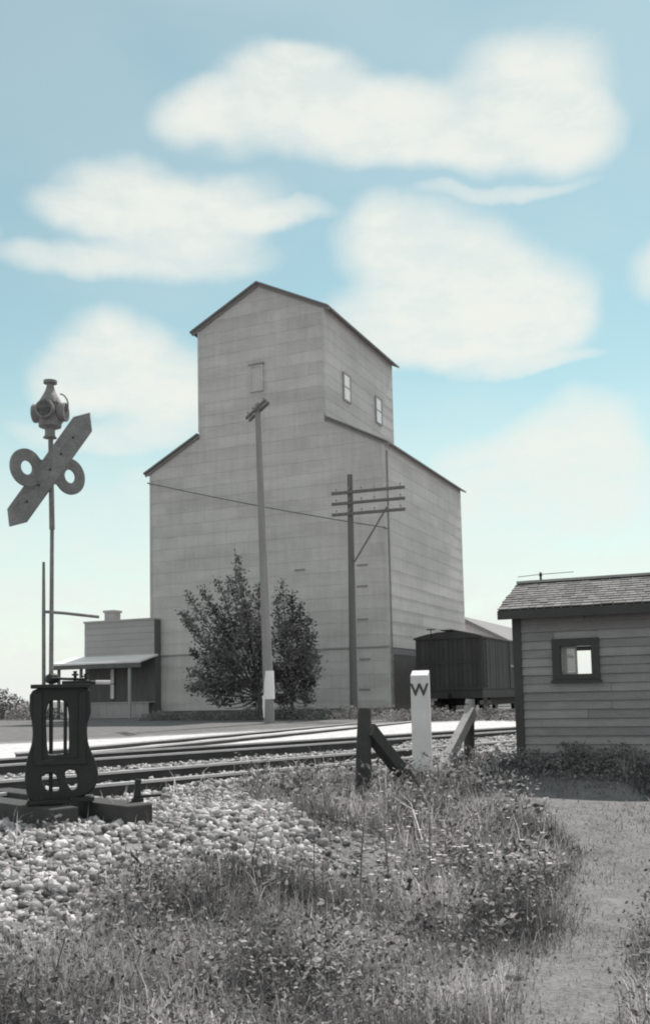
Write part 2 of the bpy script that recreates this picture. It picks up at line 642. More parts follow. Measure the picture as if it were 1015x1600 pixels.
def masks(x, y):
    q, s = qs(x, y)
    edge = 5.7 + .30 * np.sin(1.9 * s) + 2.7 * sstep(5.1, 7.1, s)
    gravel = sstep(edge - .35, edge + .35, q) * (1 - sstep(23.5, 24.5, q))
    road = sstep(16.6, 17.2, q) * (1 - sstep(22.5, 23.8, q))
    px = np.interp(y, [3.5, 4.9, 5.3, 6.6, 8.7, 12.0, 14], [.4, .85, 1.05, 1.62, 2.08, 2.25, 2.4]) + .06 * np.sin(3.1 * y)
    path = sstep(px - 0.35, px + 0.30, x) * (1 - sstep(14.0, 15.0, y)) * (1 - sstep(-.15, .25, x - np.interp(y, [3.5, 4.6, 5.9, 7.0, 8.0], [.95, 1.3, 1.72, 2.3, 3.4])))
    path = np.maximum(path, .40 * sstep(24.0, 25.5, q))
    path = np.maximum(path, .9 * np.exp(-((x - .25) / .55) ** 2 - ((y - 7.9) / 1.1) ** 2))
    return gravel, road, path


def axis_steps(near0, near1, step, far):
    a = list(np.arange(near0, near1, step))
    d = step
    x = near1
    hi = []
    while x < far:
        hi.append(x)
        d *= 1.28
        x += d
    hi.append(far)
    lo = []
    d = step
    x = near0
    while x > -far:
        d *= 1.28
        x -= d
        lo.append(max(x, -far))
    return np.array(lo[::-1] + a + hi)


gx = axis_steps(-9.0, 9.0, 0.13, 4000.0)
gy = axis_steps(2.0, 26.0, 0.13, 4000.0)
X, Y = np.meshgrid(gx, gy)
Z = ground_z(X, Y)
nx, ny = len(gx), len(gy)
idx = np.arange(nx * ny).reshape(ny, nx)
quads = np.stack([idx[:-1, :-1], idx[:-1, 1:], idx[1:, 1:], idx[1:, :-1]], -1).reshape(-1)
ground = raw('ground', np.stack([X, Y, Z], -1).reshape(-1, 3), quads, 4, 'ground', smooth=True)
tag(ground, 'open ground of weeds, ballast shoulder and bare earth', kind='structure')
for nm, arr in zip(('gravel', 'road', 'path'), masks(X, Y)):
    a = ground.data.attributes.new(nm, 'FLOAT', 'POINT')
    a.data.foreach_set('value', arr.astype(np.float32).ravel())


# ---------------------------------------------------------------- the grain elevator
def window(parent, name, w, h, mat_frame='trim', mat_pane='pale', fr=0.07, sashes=2, thick=0.06, loc=(0, 0, 0), rot=(0, 0, 0)):
    """frame with real bars standing out of the wall, panes as sub-parts; faces local -y"""
    m = MB()
    m.box(0, fr, -thick, 0.02, 0, h)
    m.box(w - fr, w, -thick, 0.02, 0, h)
    m.box(fr, w - fr, -thick, 0.02, 0, fr)
    m.box(fr, w - fr, -thick, 0.02, h - fr, h)
    for k in range(1, sashes):
        z = fr + (h - 2 * fr) * k / sashes
        m.box(fr, w - fr, -thick + .01, 0.0, z - fr * .4, z + fr * .4)
    fo = m.obj(name, mat_frame, parent, loc=loc, rot=rot)
    for k in range(sashes):
        z0 = fr + (h - 2 * fr) * k / sashes + (fr * .4 if k else 0)
        z1 = fr + (h - 2 * fr) * (k + 1) / sashes - (fr * .4 if k < sashes - 1 else 0)
        MB().box(fr, w - fr, -thick + .03 + .008 * (k + 1), 0.0, z0, z1).obj('pane', mat_pane, fo)
    return fo


EZ = 0.60
elev = empty('grain_elevator', (2.9, 45.0, EZ), PHI_E,
             label='tall grey sheet sided grain elevator with a narrower gabled tower on top', cat='grain elevator')
W, DEP, TY = 12.95, 12.6, 9.6
TX0, TX1 = -9.98, -2.95
HE = 12.68                           # eave of the lower body
HT = 19.80                           # eave of the tower
SL, ST = 0.52, 0.50
RIDGE_L = HE + SL * W / 2
RIDGE_T = HT + ST * (TX1 - TX0) / 2
XM, XT = -W / 2, (TX0 + TX1) / 2
MB().prism([(-W, 0), (0, 0), (0, HE), (XM, RIDGE_L), (-W, HE)], 0.0, DEP).obj('wall', 'core', elev)
MB().prism([(TX0, HE), (TX1, HE), (TX1, HT), (XT, RIDGE_T), (TX0, HT)], 0.004, TY).obj('tower_wall', 'core', elev)

# sheets of siding, course by course, each lapping the one below
COURSE = 0.61
_cache = {}


def sheets_front():
    k = 0
    z = 0.0
    while z < RIDGE_T:
        x = -W - (k % 3) * 1.1
        while x < 0:
            wdt = 3.05
            rect = [(x + .001, z), (x + wdt - .001, z), (x + wdt - .001, z + COURSE + .02), (x + .001, z + COURSE + .02)]
            zc = z + COURSE / 2
            polys = []
            body = rect
            for (a, b, c) in ((1, 0, 0.0), (-1, 0, W), (SL, 1, HE), (-SL, 1, HE + SL * W)):
                body = clip(body, a, b, c) if len(body) > 2 else []
            tow = rect
            for (a, b, c) in ((1, 0, TX1 + .03), (-1, 0, -TX0 + .03), (ST, 1, HT + ST * TX1), (-ST, 1, HT - ST * TX0)):
                tow = clip(tow, a, b, c) if len(tow) > 2 else []
            if zc > HE + 1.2:
                polys = [tow]
            elif zc > HE - .7:
                # below the tower the sheet runs on; outside it the gable cuts it
                left = clip(body, 1, 0, TX0) if len(body) > 2 else []
                right = clip(body, -1, 0, -TX1) if len(body) > 2 else []
                mid = clip(clip(rect, 1, 0, TX1), -1, 0, -TX0)
                polys = [left, mid, right]
            else:
                polys = [body]
            for p in polys:
                if len(p) > 2 and max(q[0] for q in p) - min(q[0] for q in p) > .05 and max(q[1] for q in p) - min(q[1] for q in p) > .05:
                    jit = random.uniform(0, .002)
                    MB().prism(p, lambda zz, z=z: -0.036 - jit + 0.012 * (zz - z) / COURSE, 0.0).obj('siding_sheet', 'siding', elev)
            x += wdt
        z += COURSE
        k += 1


def sheets_side(xw, y0, y1, z0, z1):
    k = int(round(z0 / COURSE))
    z = k * COURSE
    while z < z1:
        y = y0 - (k % 3) * 1.1
        while y < y1:
            p = [(max(y + .001, y0), max(z, z0)), (min(y + 3.049, y1), max(z, z0)), (min(y + 3.049, y1), min(z + COURSE + .02, z1)),
                 (max(y + .001, y0), min(z + COURSE + .02, z1))]
            if p[1][0] - p[0][0] > .05 and p[2][1] - p[1][1] > .05:
                jit = random.uniform(0, .002)
                MB().xprism(p, xw, lambda zz, z=z: xw + 0.036 + jit - 0.012 * (zz - z) / COURSE).obj('siding_sheet', 'siding', elev)
            y += 3.05
        z += COURSE
        k += 1


sheets_front()
DOOR = (0.45, 4.0, 2.75)             # the dark loading doorway in the side by the siding
sheets_side(0.0, 0.0, DEP, DOOR[2], HE)
sheets_side(0.0, DOOR[1], DEP, 0.0, DOOR[2])
sheets_side(0.0, 0.0, DOOR[0], 0.0, DOOR[2])
sheets_side(TX1, 0.0, TY, HE + 1.4, HT)
dm = MB().box(0.0, .02, DOOR[0], DOOR[1], 0.05, DOOR[2] - .02).obj('doorway_dark_panel', 'dim', elev)  # flat panel; the open doorway's shade is put into its dark colour


def slab_roof(parent, x0, x1, y0, y1, ze, slope, over, thick, mat, name='roof'):
    """two sloping slabs with a ridge, eaves at x0 and x1"""
    xm = (x0 + x1) / 2
    zr = ze + slope * (xm - x0)
    out = []
    for sgn, xe in ((1, x0), (-1, x1)):
        xo = xe - sgn * over
        zo = ze - slope * over
        a = [(xo, y0, zo), (xm, y0, zr), (xm, y1, zr), (xo, y1, zo)]
        b = [(p[0], p[1], p[2] + thick) for p in a]
        if sgn < 0:
            a = [(p[0] + .0, p[1], p[2]) for p in a]
        out.append(MB().hexa(a + b).obj(name, mat, parent))
    return out


for sgn, xe, xt in ((1, -W, TX0 - .02), (-1, 0.0, TX1 + .05)):
    for (xa, xb, ya, yb) in ((xe - sgn * .30, xt, -.28, DEP + .28), (xt, XM, TY + .01, DEP + .28)):
        za, zb = HE + .03 + SL * sgn * (xa - xe), HE + .03 + SL * sgn * (xb - xe)
        a = [(xa, ya, za), (xb, ya, zb), (xb, yb, zb), (xa, yb, za)]
        MB().hexa(a + [(p[0], p[1], p[2] + .09) for p in a]).obj('roof', 'roof', elev)
slab_roof(elev, TX0, TX1, -0.30, TY + .3, HT + .03, ST, 0.38, 0.09, 'roof', 'tower_roof')
# rake boards under the gable edges and corner boards
for (xa, za, xb, zb) in ((-W - .28, HE - .16, TX0, HE + SL * (TX0 + W)), (TX1, HE - SL * TX1, .28, HE - .16)):
    MB().bar((xa, -.10, za - .04), (xb, -.10, zb - .04), .10, .10).obj('rake_board', 'trim', elev)
m = MB()
m.bar((TX0 - .36, -.10, HT - .2), (XT, -.10, RIDGE_T - .02), .10, .11)
m.bar((XT, -.10, RIDGE_T - .02), (TX1 + .36, -.10, HT - .2), .10, .11)
m.obj('tower_rake_board', 'trim', elev)
for x, z0, z1 in ((-W, 0, HE - .1), (0, 0, HE - .1), (TX0, RIDGE_L - 1.6, HT - .1), (TX1, RIDGE_L - 1.6, HT - .1)):
    MB().box(x - .06 if x in (0, TX1) else x - .055, x + .055 if x in (0, TX1) else x + .06, -.062, .05, z0, z1).obj('corner_board', 'siding', elev)
# two tower windows on the right side, one shuttered window in front
for (y0, zb, hh) in ((2.15, 15.72, 1.45), (6.65, 15.68, 1.5)):
    wo = window(elev, 'window', 0.95, hh, 'office', 'gloss', 0.06, 2, 0.10, loc=(TX1 + .03, y0, zb), rot=(0, 0, R(90)))
    wo['label'] = 'pale two sash tower window'
wo = window(elev, 'shuttered_window', 0.75, 1.35, 'siding', 'siding', 0.09, 1, 0.12, loc=(-7.0, -.02, 16.05))
MB().box(-7.05, -6.2, -.16, 0, 17.42, 17.5).obj('window_head', 'trim', elev)
# iron tie plates that show as short dark marks between pole and corner
for (x, z) in ((-1.15, 6.9), (-1.2, 5.9), (-1.2, 4.35), (-1.15, 2.5), (-1.2, 1.1), (-4.4, 6.9), (-4.5, 4.0)):
    MB().box(x - .32, x + .22, -.075, 0, z, z + .07).obj('tie_plate', 'trim', elev)
MB().box(-W - .05, .05, -.085, 0, 3.05, 3.11).obj('belt_seam', 'core', elev)
MB().box(-W - .03, .03, -.12, .3, -.5, .28).obj('footing', 'dim', elev)
MB().box(0.0, .09, 0.0, DEP, -.5, .3).obj('footing', 'dim', elev)
# downspout on the corner and an added board standing in for a light patch
MB().tube([(.10, .12, .4), (.10, .12, 5.5), (.10, .12, HE - .4)], .045, 6).obj('downspout', 'trim', elev)
MB().box(.02, .10, 4.1, 4.45, 1.2, 3.3).obj('light_patch_board', 'siding', elev)
# cable stretched across the front below the eaves
cab = MB()
pa, pb = Vector((-W + .02, -.35, 12.05)), Vector((.05, -.35, 8.55))
pts = [pa.lerp(pb, t / 14) + Vector((0, 0, -.10 * (1 - (2 * t / 14 - 1) ** 2))) for t in range(15)]
cab.tube(pts, .022, 5)
cab.bar((-W + .02, -.36, 12.05), (-W + .02, 0, 12.05), .05, .05)
cab.bar((.04, -.36, 8.55), (.04, 0, 8.55), .05, .05)
cab.obj('cable', 'wire', elev)

# ---------------------------------------------------------------- office beside the elevator
off = empty('elevator_office', (2.9, 45.0, 0.52), PHI_E,
            label='low flat roofed office with a lean-to canopy at the left foot of the elevator', cat='office')
OX0, OX1, OY = -16.75, -12.42, -0.55
# upper wall above the canopy, boarded
zc = 3.05
while zc < 4.98:
    MB().box(OX0, OX1, OY - .02 + random.uniform(-.005, .005), OY + .1, zc + .004, min(zc + .322, 5.0)).obj('board', 'office', off)
    zc += .326
MB().box(OX0 + .02, OX1 - .02, OY + .1, 5.5, 0.0, 4.98).obj('wall', 'office', off)
MB().box(OX0 - .06, OX1 + .04, OY - .06, 5.6, 5.0, 5.09).obj('coping', 'office', off)
MB().box(OX1, OX1 + .05, OY, 0, 0.0, 5.0).obj('corner_board', 'dim', off)
ch = MB().box(-16.35, -15.75, .6, 1.2, 5.05, 5.62).box(-16.41, -15.69, .54, 1.26, 5.62, 5.74).obj('chimney', 'office', off)
# lower front: canopy shade painted into dark boards, one narrow pale window, a platform
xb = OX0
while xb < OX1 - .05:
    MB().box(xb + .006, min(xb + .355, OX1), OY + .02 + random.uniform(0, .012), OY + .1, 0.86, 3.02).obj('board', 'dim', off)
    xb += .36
window(off, 'window', 0.34, 1.62, 'dim', 'white', 0.05, 2, 0.09, loc=(-15.15, OY + .02, 0.98))
xb = OX0
while xb < OX1 - .05:
    MB().box(xb + .006, min(xb + .44, OX1), OY - .55 + random.uniform(-.01, .01), OY - .5, 0.0, 0.80).obj('skirt_board', 'office', off)
    xb += .446
MB().box(OX0, OX1, OY - .6, OY + .1, 0.80, 0.86).obj('platform', 'office', off)
cy = OY - 1.55
can = MB()
can.hexa([(-17.6, cy, 2.78), (-12.2, cy, 2.78), (-12.2, OY, 3.16), (-17.6, OY, 3.16),
          (-17.6, cy, 2.86), (-12.2, cy, 2.86), (-12.2, OY, 3.24), (-17.6, OY, 3.24)])
can.obj('canopy', 'pale', off)
MB().box(-17.6, -12.2, cy, cy + .07, 2.55, 2.775).obj('canopy_beam', 'dim', off)
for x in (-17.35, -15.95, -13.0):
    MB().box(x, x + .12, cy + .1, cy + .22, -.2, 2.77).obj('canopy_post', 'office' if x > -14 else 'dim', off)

# pale gabled store beyond the boxcar
st = empty('storage_shed', (12.75, 63.8, 0.5), PHI_E,
           label='pale gable ended store half hidden behind the dark boxcar', cat='shed')
MB().prism([(-8.4, 0), (0, 0), (0, 3.75), (-4.2, 5.95), (-8.4, 3.75)], 0, 16).obj('wall', 'bright', st)
slab_roof(st, -8.4, 0, -.5, 16.3, 3.78, 0.524, 0.45, 0.2, 'roof')
MB().bar((-8.85, -.52, 3.60), (-4.2, -.52, 6.03), .06, .20).obj('rake_board', 'core', st)
MB().bar((-4.2, -.52, 6.03), (.45, -.52, 3.60), .06, .20).obj('rake_board', 'core', st)
for k in range(9):
    MB().box(-8.4 + k * .935, -8.4 + k * .935 + .92, -.02, 0, 0, 3.7).obj('panel', 'bright', st)

# ---------------------------------------------------------------- boxcar on the siding
car = empty('boxcar', (3.95, 43.0, 0.50), PHI_E, label='dark wooden railway boxcar standing on the siding beside the elevator', cat='boxcar')
CW, CL = 2.92, 11.6
car.scale = (1, 1, 1.07)
for k in range(14):
    x = k * CW / 14
    MB().box(x + .006, x + CW / 14 - .006, -.02 + random.uniform(-.003, .003), .03, 1.05, 3.18 + .14 * (1 - abs((k + .5) / 7 - 1))).obj('end_board', 'boxcar', car)
for k in range(46):
    y = .03 + k * (CL - .06) / 46
    if 4.8 < y < 6.7:
        continue
    MB().box(CW - .03, CW + .015 + random.uniform(0, .012), y + .006, y + (CL - .06) / 46 - .006, 1.05, 3.18).obj('side_board', 'boxcar', car)
MB().box(.02, CW - .03, .03, CL - .03, 1.02, 3.18).obj('body', 'boxcar', car)
d_ = MB().box(CW - .03, CW + .05, 4.85, 6.75, 1.08, 3.12).obj('sliding_door', 'boxcar', car)
MB().box(CW + .05, CW + .08, 4.9, 6.7, 2.0, 2.1).box(CW + .05, CW + .08, 6.55, 6.62, 1.7, 2.3).obj('door_bar', 'trim', d_)
arc = [(-.08 + (CW + .16) * t / 10, 3.17 + .22 * (1 - (t / 5 - 1) ** 2)) for t in range(11)]
MB().prism([(-.08, 3.10)] + arc + [(CW + .08, 3.10)], -.10, CL + .10).obj('roof', 'boxcar', car)
MB().box(CW / 2 - .25, CW / 2 + .25, -.2, CL + .2, 3.43, 3.47).obj('running_board', 'boxcar', car)
m = MB()
for x in (.0, CW - .09):
    m.box(x, x + .09, -.05, -.005, 1.05, 3.15)
m.box(.09, CW - .09, -.05, -.005, 1.02, 1.16)
m.box(.09, CW - .09, -.05, -.005, 2.1, 2.18)
m.obj('end_frame', 'boxcar', car)
MB().box(0, CW, 0, CL, .70, 1.02).obj('side_sill', 'boxcar', car)
MB().box(.5, CW - .5, 3.2, CL - 3.2, .38, .70).obj('underframe', 'boxcar', car)
lad = MB()
for k in range(6):
    lad.bar((CW + .05, .2, 1.25 + k * .34), (CW + .05, .62, 1.25 + k * .34), .03, .03)
lad.bar((CW + .04, .2, 1.1), (CW + .04, .2, 3.1), .03, .03).bar((CW + .04, .62, 1.1), (CW + .04, .62, 3.1), .03, .03)
lad.obj('ladder', 'rust', car)
br = MB().tube([(.75, -.16, 1.1), (.75, -.16, 3.5)], .02, 6)
br.tube([(.75 + .19 * math.cos(a * .524), -.16 + .19 * math.sin(a * .524), 3.5) for a in range(13)], .015, 5, cap=False)
br.obj('brake_wheel', 'iron', car)
MB().tube([(CW / 2, -.62, .82), (CW / 2, 0, .82)], .09, 8).box(CW / 2 - .14, CW / 2 + .14, -.78, -.60, .70, .95).obj('coupler', 'iron', car)
for y0 in (1.1, 8.9):
    tr = MB()
    for x in (.42, CW - .42 - .1):
        tr.box(x, x + .1, y0 - .1, y0 + 1.85, .42, .60)
        tr.box(x, x + .1, y0 + .5, y0 + 1.2, .25, .82)
    tr.box(.5, CW - .5, y0 + .7, y0 + 1.0, .45, .80)
    tro = tr.obj('truck_frame', 'iron', car)
    for yy in (y0, y0 + 1.72):
        for x in (.72, CW - .78):
            MB().tube([(x - .07, yy, .42), (x, yy, .42), (x, yy, .42), (x + .07, yy, .42)], [.42, .42, .37, .37], 18).obj('wheel', 'iron', tro)

# ---------------------------------------------------------------- railway tracks
rail_prof = [(-.065, 0), (.065, 0), (.065, .012), (.012, .03), (.012, .11), (.034, .12), (.034, .142), (-.034, .142), (-.034, .12),
             (-.012, .11), (-.012, .03), (-.065, .012)]


def track(label, q, s0, s1, step, jit, z=RAIL_Z, frame=None):
    e1 = Vector((0.695, -0.719, 0))
    if frame is None:
        t = empty('railway_track', (-.695 * q, .719 * q, 0), PHI_T, label=label, cat='railway track')
    else:
        t = empty('railway_track', frame[0], frame[1], label=label, cat='railway track')
    for x in (-.7525, .7525):
        m = MB().prism([(x + a, b + z - .142) for a, b in rail_prof], s0, s1)
        ro = m.obj('rail', 'rust', t)
        MB().box(x - .037, x + .037, s0, s1, z - .026, z + .004).obj('rail_head', 'steel', ro)
    proto = MB().box(-1.28, 1.28, -.11, .11, -.16, 0).mesh('tie', bevel=.012)
    proto.materials.append(M['tie'])
    s = s0 + .3
    while s < s1 - .2:
        o = link('tie', proto, None, t, (random.uniform(-.05, .05), s, z - .142 + random.uniform(-.012, 0)), (0, 0, random.uniform(-.03, .03)))
        s += step + random.uniform(-jit, jit)
    return t


track('nearest railway track, just behind the switch stand, half sunk in white ballast', TQ1, -14.0, 44.0, .56, .05)
track('second railway track, polished rails between the nearest track and the pale gravel', TQ2, -14.0, 60.0, .56, .05)
track('short siding running up to the boxcar beside the elevator', 0, -26.0, 26.0, .6, .05, z=.50,
      frame=((3.95 + .914 * CW / 2, 43.0 - .407 * CW / 2, 0), PHI_E))


# ---------------------------------------------------------------- ballast stones
def ico():
    bm = bmesh.new()
    bmesh.ops.create_icosphere(bm, subdivisions=1, radius=1.0)
    bm.verts.ensure_lookup_table()
    v = np.array([x.co[:] for x in bm.verts])
    f = np.array([[q.index for q in fc.verts] for fc in bm.faces])
    bm.free()
    return v, f


IV, IF = ico()


def random_rot(n):
    qn = rng.normal(size=(n, 4))
    qn /= np.linalg.norm(qn, axis=1)[:, None]
    w, x, y, z = qn.T
    return np.stack([np.stack([1 - 2 * (y * y + z * z), 2 * (x * y - z * w), 2 * (x * z + y * w)], -1),
                     np.stack([2 * (x * y + z * w), 1 - 2 * (x * x + z * z), 2 * (y * z - x * w)], -1),
                     np.stack([2 * (x * z - y * w), 2 * (y * z + x * w), 1 - 2 * (x * x + y * y)], -1)], 1)


def stones(pts, rad, tone):
    n = len(pts)
    rot = random_rot(n)
    base = IV[None] * (1 + rng.uniform(-.28, .22, (n, 12, 1)))
    base = base * rng.uniform(.6, 1.2, (n, 1, 3))
    v = np.einsum('nij,nkj->nki', rot, base) * rad[:, None, None]
    v[:, :, 2] *= 0.8
    v += pts[:, None, :]
    f = IF[None] + (np.arange(n) * 12)[:, None, None]
    return v.reshape(-1, 3), f.reshape(-1), np.repeat(tone, 12)


def scatter(n, q0, q1, s0, s1, test):
    q = rng.uniform(q0, q1, n)
    s = rng.uniform(s0, s1, n)
    x = -.695 * q + .719 * s
    y = .719 * q + .695 * s
    k = test(x, y, q, s)
    return x[k], y[k]


def in_gravel(x, y, q, s):
    g = masks(x, y)[0]
    d = np.hypot(x, y)
    keep = rng.uniform(size=len(x)) < np.clip(1.4 - d / 26.0, .12, 1)
    return (rng.uniform(size=len(x)) < g) & (np.abs(x / y) < .42) & keep


xs, ys = scatter(33000, 5.1, 9.3, -4, 12, in_gravel)
r1 = np.clip(rng.gamma(3.5, .0075, len(xs)), .011, .055)
xs2, ys2 = scatter(30000, 9.2, 17.0, -6, 34, in_gravel)
r2 = rng.uniform(.022, .048, len(xs2))
# stones are kept off the rail heads
q2 = qs(xs2, ys2)[0]
ok = np.ones(len(xs2), bool)
for c in (TQ1 - .7525, TQ1 + .7525, TQ2 - .7525, TQ2 + .7525):
    ok &= np.abs(q2 - c) > .09
xs2, ys2, r2 = xs2[ok], ys2[ok], r2[ok]
xs3, ys3 = scatter(5000, 3.0, 6.6, -1, 7.5, lambda x, y, q, s: (np.abs(x / y) < .4) & (x < .7 + rng.normal(0, .25, len(x))) & (rng.uniform(size=len(x)) < np.clip((q - 2.6) / 5, .1, 1)))
r3 = rng.uniform(.012, .045, len(xs3))
px_, py_, rr = np.concatenate([xs, xs2, xs3]), np.concatenate([ys, ys2, ys3]), np.concatenate([r1, r2, r3])
pz = ground_z(px_, py_) + rr * rng.uniform(-.1, .5, len(rr))
tones = np.clip(rng.normal(1.0, .38, len(rr)), .2, 1.7)
v, f, t = stones(np.stack([px_, py_, pz], -1), rr, tones)
bal = raw('ballast', v, f, 3, 'stone', tone=t)
tag(bal, 'loose white crushed stone ballast between and beside the tracks', 'ballast', kind='stuff')

# the largest stones at the foot of the shoulder, one by one
sm = []
for k in range(8):
    v, f, _ = stones(np.zeros((1, 3)), np.ones(1), np.ones(1))
    me = bpy.data.meshes.new('stone')
    me.from_pydata(v.tolist(), [], f.reshape(-1, 3).tolist())
    me.materials.append(M['stonebig'])
    sm.append(me)


def in_pile(x, y, q, s):
    g = masks(x, y)[0]
    return (g > .45) & (np.abs(x / y) < .36) & (y < 11.5)


xs, ys = scatter(2600, 5.2, 8.6, -2, 8, in_pile)
for k in range(min(280, len(xs))):
    r = random.uniform(.036, .072)
    z = float(ground_z(xs[k], ys[k]))
    o = link('stone', random.choice(sm), None, ground, (xs[k], ys[k], z + r * .35), (random.uniform(0, 6), random.uniform(0, 6), random.uniform(0, 6)))
    o.scale = (r * random.uniform(.8, 1.25), r, r * random.uniform(.6, .9))

# ---------------------------------------------------------------- the line-side shed
shed = empty('section_shed', (2.52, 13.0, 0.0), PHI_E,
             label='small clapboard shed with a shingle roof and one dark framed window', cat='shed')
SW, SD, SZ0, SZ1, SRID = 2.5, 2.0, 0.10, 2.56, 2.93
WX0, WX1, WZ0, WZ1 = 0.575, 0.975, 1.67, 2.03        # window opening
RX0, RX1, RZ0, RZ1 = 0.30, 0.76, 1.66, 2.12          # opening in the rear wall


def wall_with_hole(x0, x1, z0, z1, hx0, hx1, hz0, hz1, ya, yb, name, mat):
    m = MB()
    m.box(x0, hx0, ya, yb, z0, z1).box(hx1, x1, ya, yb, z0, z1).box(hx0, hx1, ya, yb, z0, hz0).box(hx0, hx1, ya, yb, hz1, z1)
    return m.obj(name, mat, shed)


wall_with_hole(0.0, SW, SZ0, SZ1 + .02, WX0, WX1, WZ0, WZ1, 0.0, .05, 'wall', 'inside')
wall_with_hole(0.0, SW, SZ0, SZ1 + .02, RX0, RX1, RZ0, RZ1, SD - .05, SD, 'rear_wall', 'inside')
for x in (0.0, SW - .05):
    MB().box(x, x + .05, .05, SD - .05, SZ0, SZ1 + .02).obj('side_wall', 'shed', shed)
    MB().xprism([(.05, SZ1 + .02), (SD - .05, SZ1 + .02), (SD / 2, SRID - .05)], x, x + .05).obj('gable_wall', 'shed', shed)
MB().box(.05, SW - .05, .05, SD - .05, SZ0, SZ0 + .04).obj('floor', 'dim', shed)
BH = 0.112
z = SZ0
k = 0
while z < SZ1 - .02:
    zt = min(z + BH + .012, SZ1)
    spans = [(.075, SW)]
    if zt > WZ0 - .10 and z < WZ1 + .10:
        spans = [(.075, WX0 - .085), (WX1 + .085, SW)]
    else:
        j = random.choice([.9, 1.2, 1.5, 1.75])
        if random.random() < .6:
            spans = [(.075, j - .002), (j + .002, SW)]
    for (xa, xb) in spans:
        dj = random.uniform(0, .005)
        MB().prism([(xa, z + random.uniform(-.003, .003)), (xb, z + random.uniform(-.003, .003)), (xb, zt), (xa, zt)],
                   lambda zz, z=z: -.030 - dj + .022 * (zz - z) / BH, 0.0).obj('board', 'shed', shed)
    z += BH
    k += 1
MB().box(-.035, .075, -.045, .0, SZ0 - .1, SZ1 - .02).box(-.035, -.002, 0, .09, SZ0 - .1, SZ1 - .02).obj('corner_board', 'shedtrim', shed)
MB().box(-.04, SW, -.055, 0, SZ1 - .085, SZ1).obj('frieze_board', 'shedtrim', shed)
wf = MB()
a_, b_ = .10, .055
wf.box(WX0 - a_, WX0 + .005, -b_, .06, WZ0 - .075, WZ1 + a_)
wf.box(WX1 - .005, WX1 + a_, -b_, .06, WZ0 - .075, WZ1 + a_)
wf.box(WX0 + .005, WX1 - .005, -b_, .06, WZ1, WZ1 + a_)
wf.box(WX0 + .005, WX1 - .005, -b_, .06, WZ0 - .075, WZ0)
win = wf.obj('window', 'shedtrim', shed, bevel=.004)
MB().box(WX0 - a_ - .02, WX1 + a_ + .02, -b_ - .03, 0, WZ0 - .11, WZ0 - .077).obj('sill', 'shedtrim', win)
xm_ = .5 * (WX0 + WX1) - .005
MB().box(WX0 + .03, xm_ - .012, .028, .032, WZ0 + .03, WZ1 - .03).obj('pane', M['pane'], win)
MB().box(WX0 + .006, WX0 + .03, .015, .045, WZ0 + .002, WZ1 - .002).box(xm_ - .012, xm_ + .012, .015, .045, WZ0 + .002, WZ1 - .002) \
    .box(WX0 + .03, xm_ - .012, .015, .045, WZ0 + .002, WZ0 + .028).box(WX0 + .03, xm_ - .012, .015, .045, WZ1 - .03, WZ1 - .002).obj('sash', 'timberpale', win)
MB().box(xm_ + .012, WX1 - .006, .01, .045, WZ1 - .06, WZ1 - .004).obj('sash', 'shedtrim', win)
# roof: boards under rows of single shingles
EO, RO = 0.22, 0.17                  # overhang at eaves and at the gable
sl_r = (SRID - SZ1) / (SD / 2)
rise = math.atan(sl_r)
for sgn in (1, -1):
    yc = SD / 2
    ye = (-EO if sgn > 0 else SD + EO)
    zo = SZ1 - sl_r * EO
    MB().hexa([(-RO, ye, zo), (SW + RO, ye, zo), (SW + RO, yc, SRID), (-RO, yc, SRID),
               (-RO, ye, zo + .045), (SW + RO, ye, zo + .045), (SW + RO, yc, SRID + .045), (-RO, yc, SRID + .045)]).obj('roof', 'shedtrim', shed)
MB().box(-RO - .005, SW + RO, -EO - .03, -EO, SZ1 - sl_r * EO - .075, SZ1 - sl_r * EO + .04).obj('fascia', 'shedtrim', shed)
shm = []
for wv in (.10, .125, .15):
    me = MB().hexa([(0, -.012, .012), (wv - .006, -.012, .012), (wv - .006, .16, .004), (0, .16, .004),
                    (0, -.012, .026), (wv - .006, -.012, .026), (wv - .006, .16, .010), (0, .16, .010)]).mesh('shingle')
    me.materials.append(M['shingle'])
    shm.append((wv, me))
slope_len = math.hypot(SD / 2 + EO, sl_r * (SD / 2 + EO))
rows = 11
for r_ in range(rows):
    sdist = r_ * slope_len / rows
    y = -EO + sdist * math.cos(rise) - .005
    zz = SZ1 - sl_r * EO + sdist * math.sin(rise) + .045
    x = -RO - random.uniform(0, .02)
    while x < SW + RO - .05:
        wv, me = random.choice(shm)
        link('shingle', me, None, shed, (x, y + random.uniform(-.006, .004), zz + random.uniform(0, .004)), (rise, 0, random.uniform(-.012, .012)))
        x += wv
MB().bar((-RO - .01, SD / 2, SRID + .085), (SW + RO, SD / 2, SRID + .085), .11, .035).obj('ridge_board', 'timberpale', shed)
fin = MB().tube([(.16, SD / 2, SRID + .09), (.16, SD / 2, SRID + .16)], .016, 8).lathe([(.012, 0), (.024, .01), (.024, .03), (.014, .04), (.02, .05), (.005, .065)], 10, (.16, SD / 2, SRID + .155))
fin.obj('insulator', 'iron', shed)
MB().tube([(-.16, SD / 2 - .03, SRID + .165), (.16, SD / 2, SRID + .185), (.62, SD / 2 + .02, SRID + .19)], .005, 5).obj('wire_stub', 'wire', shed)

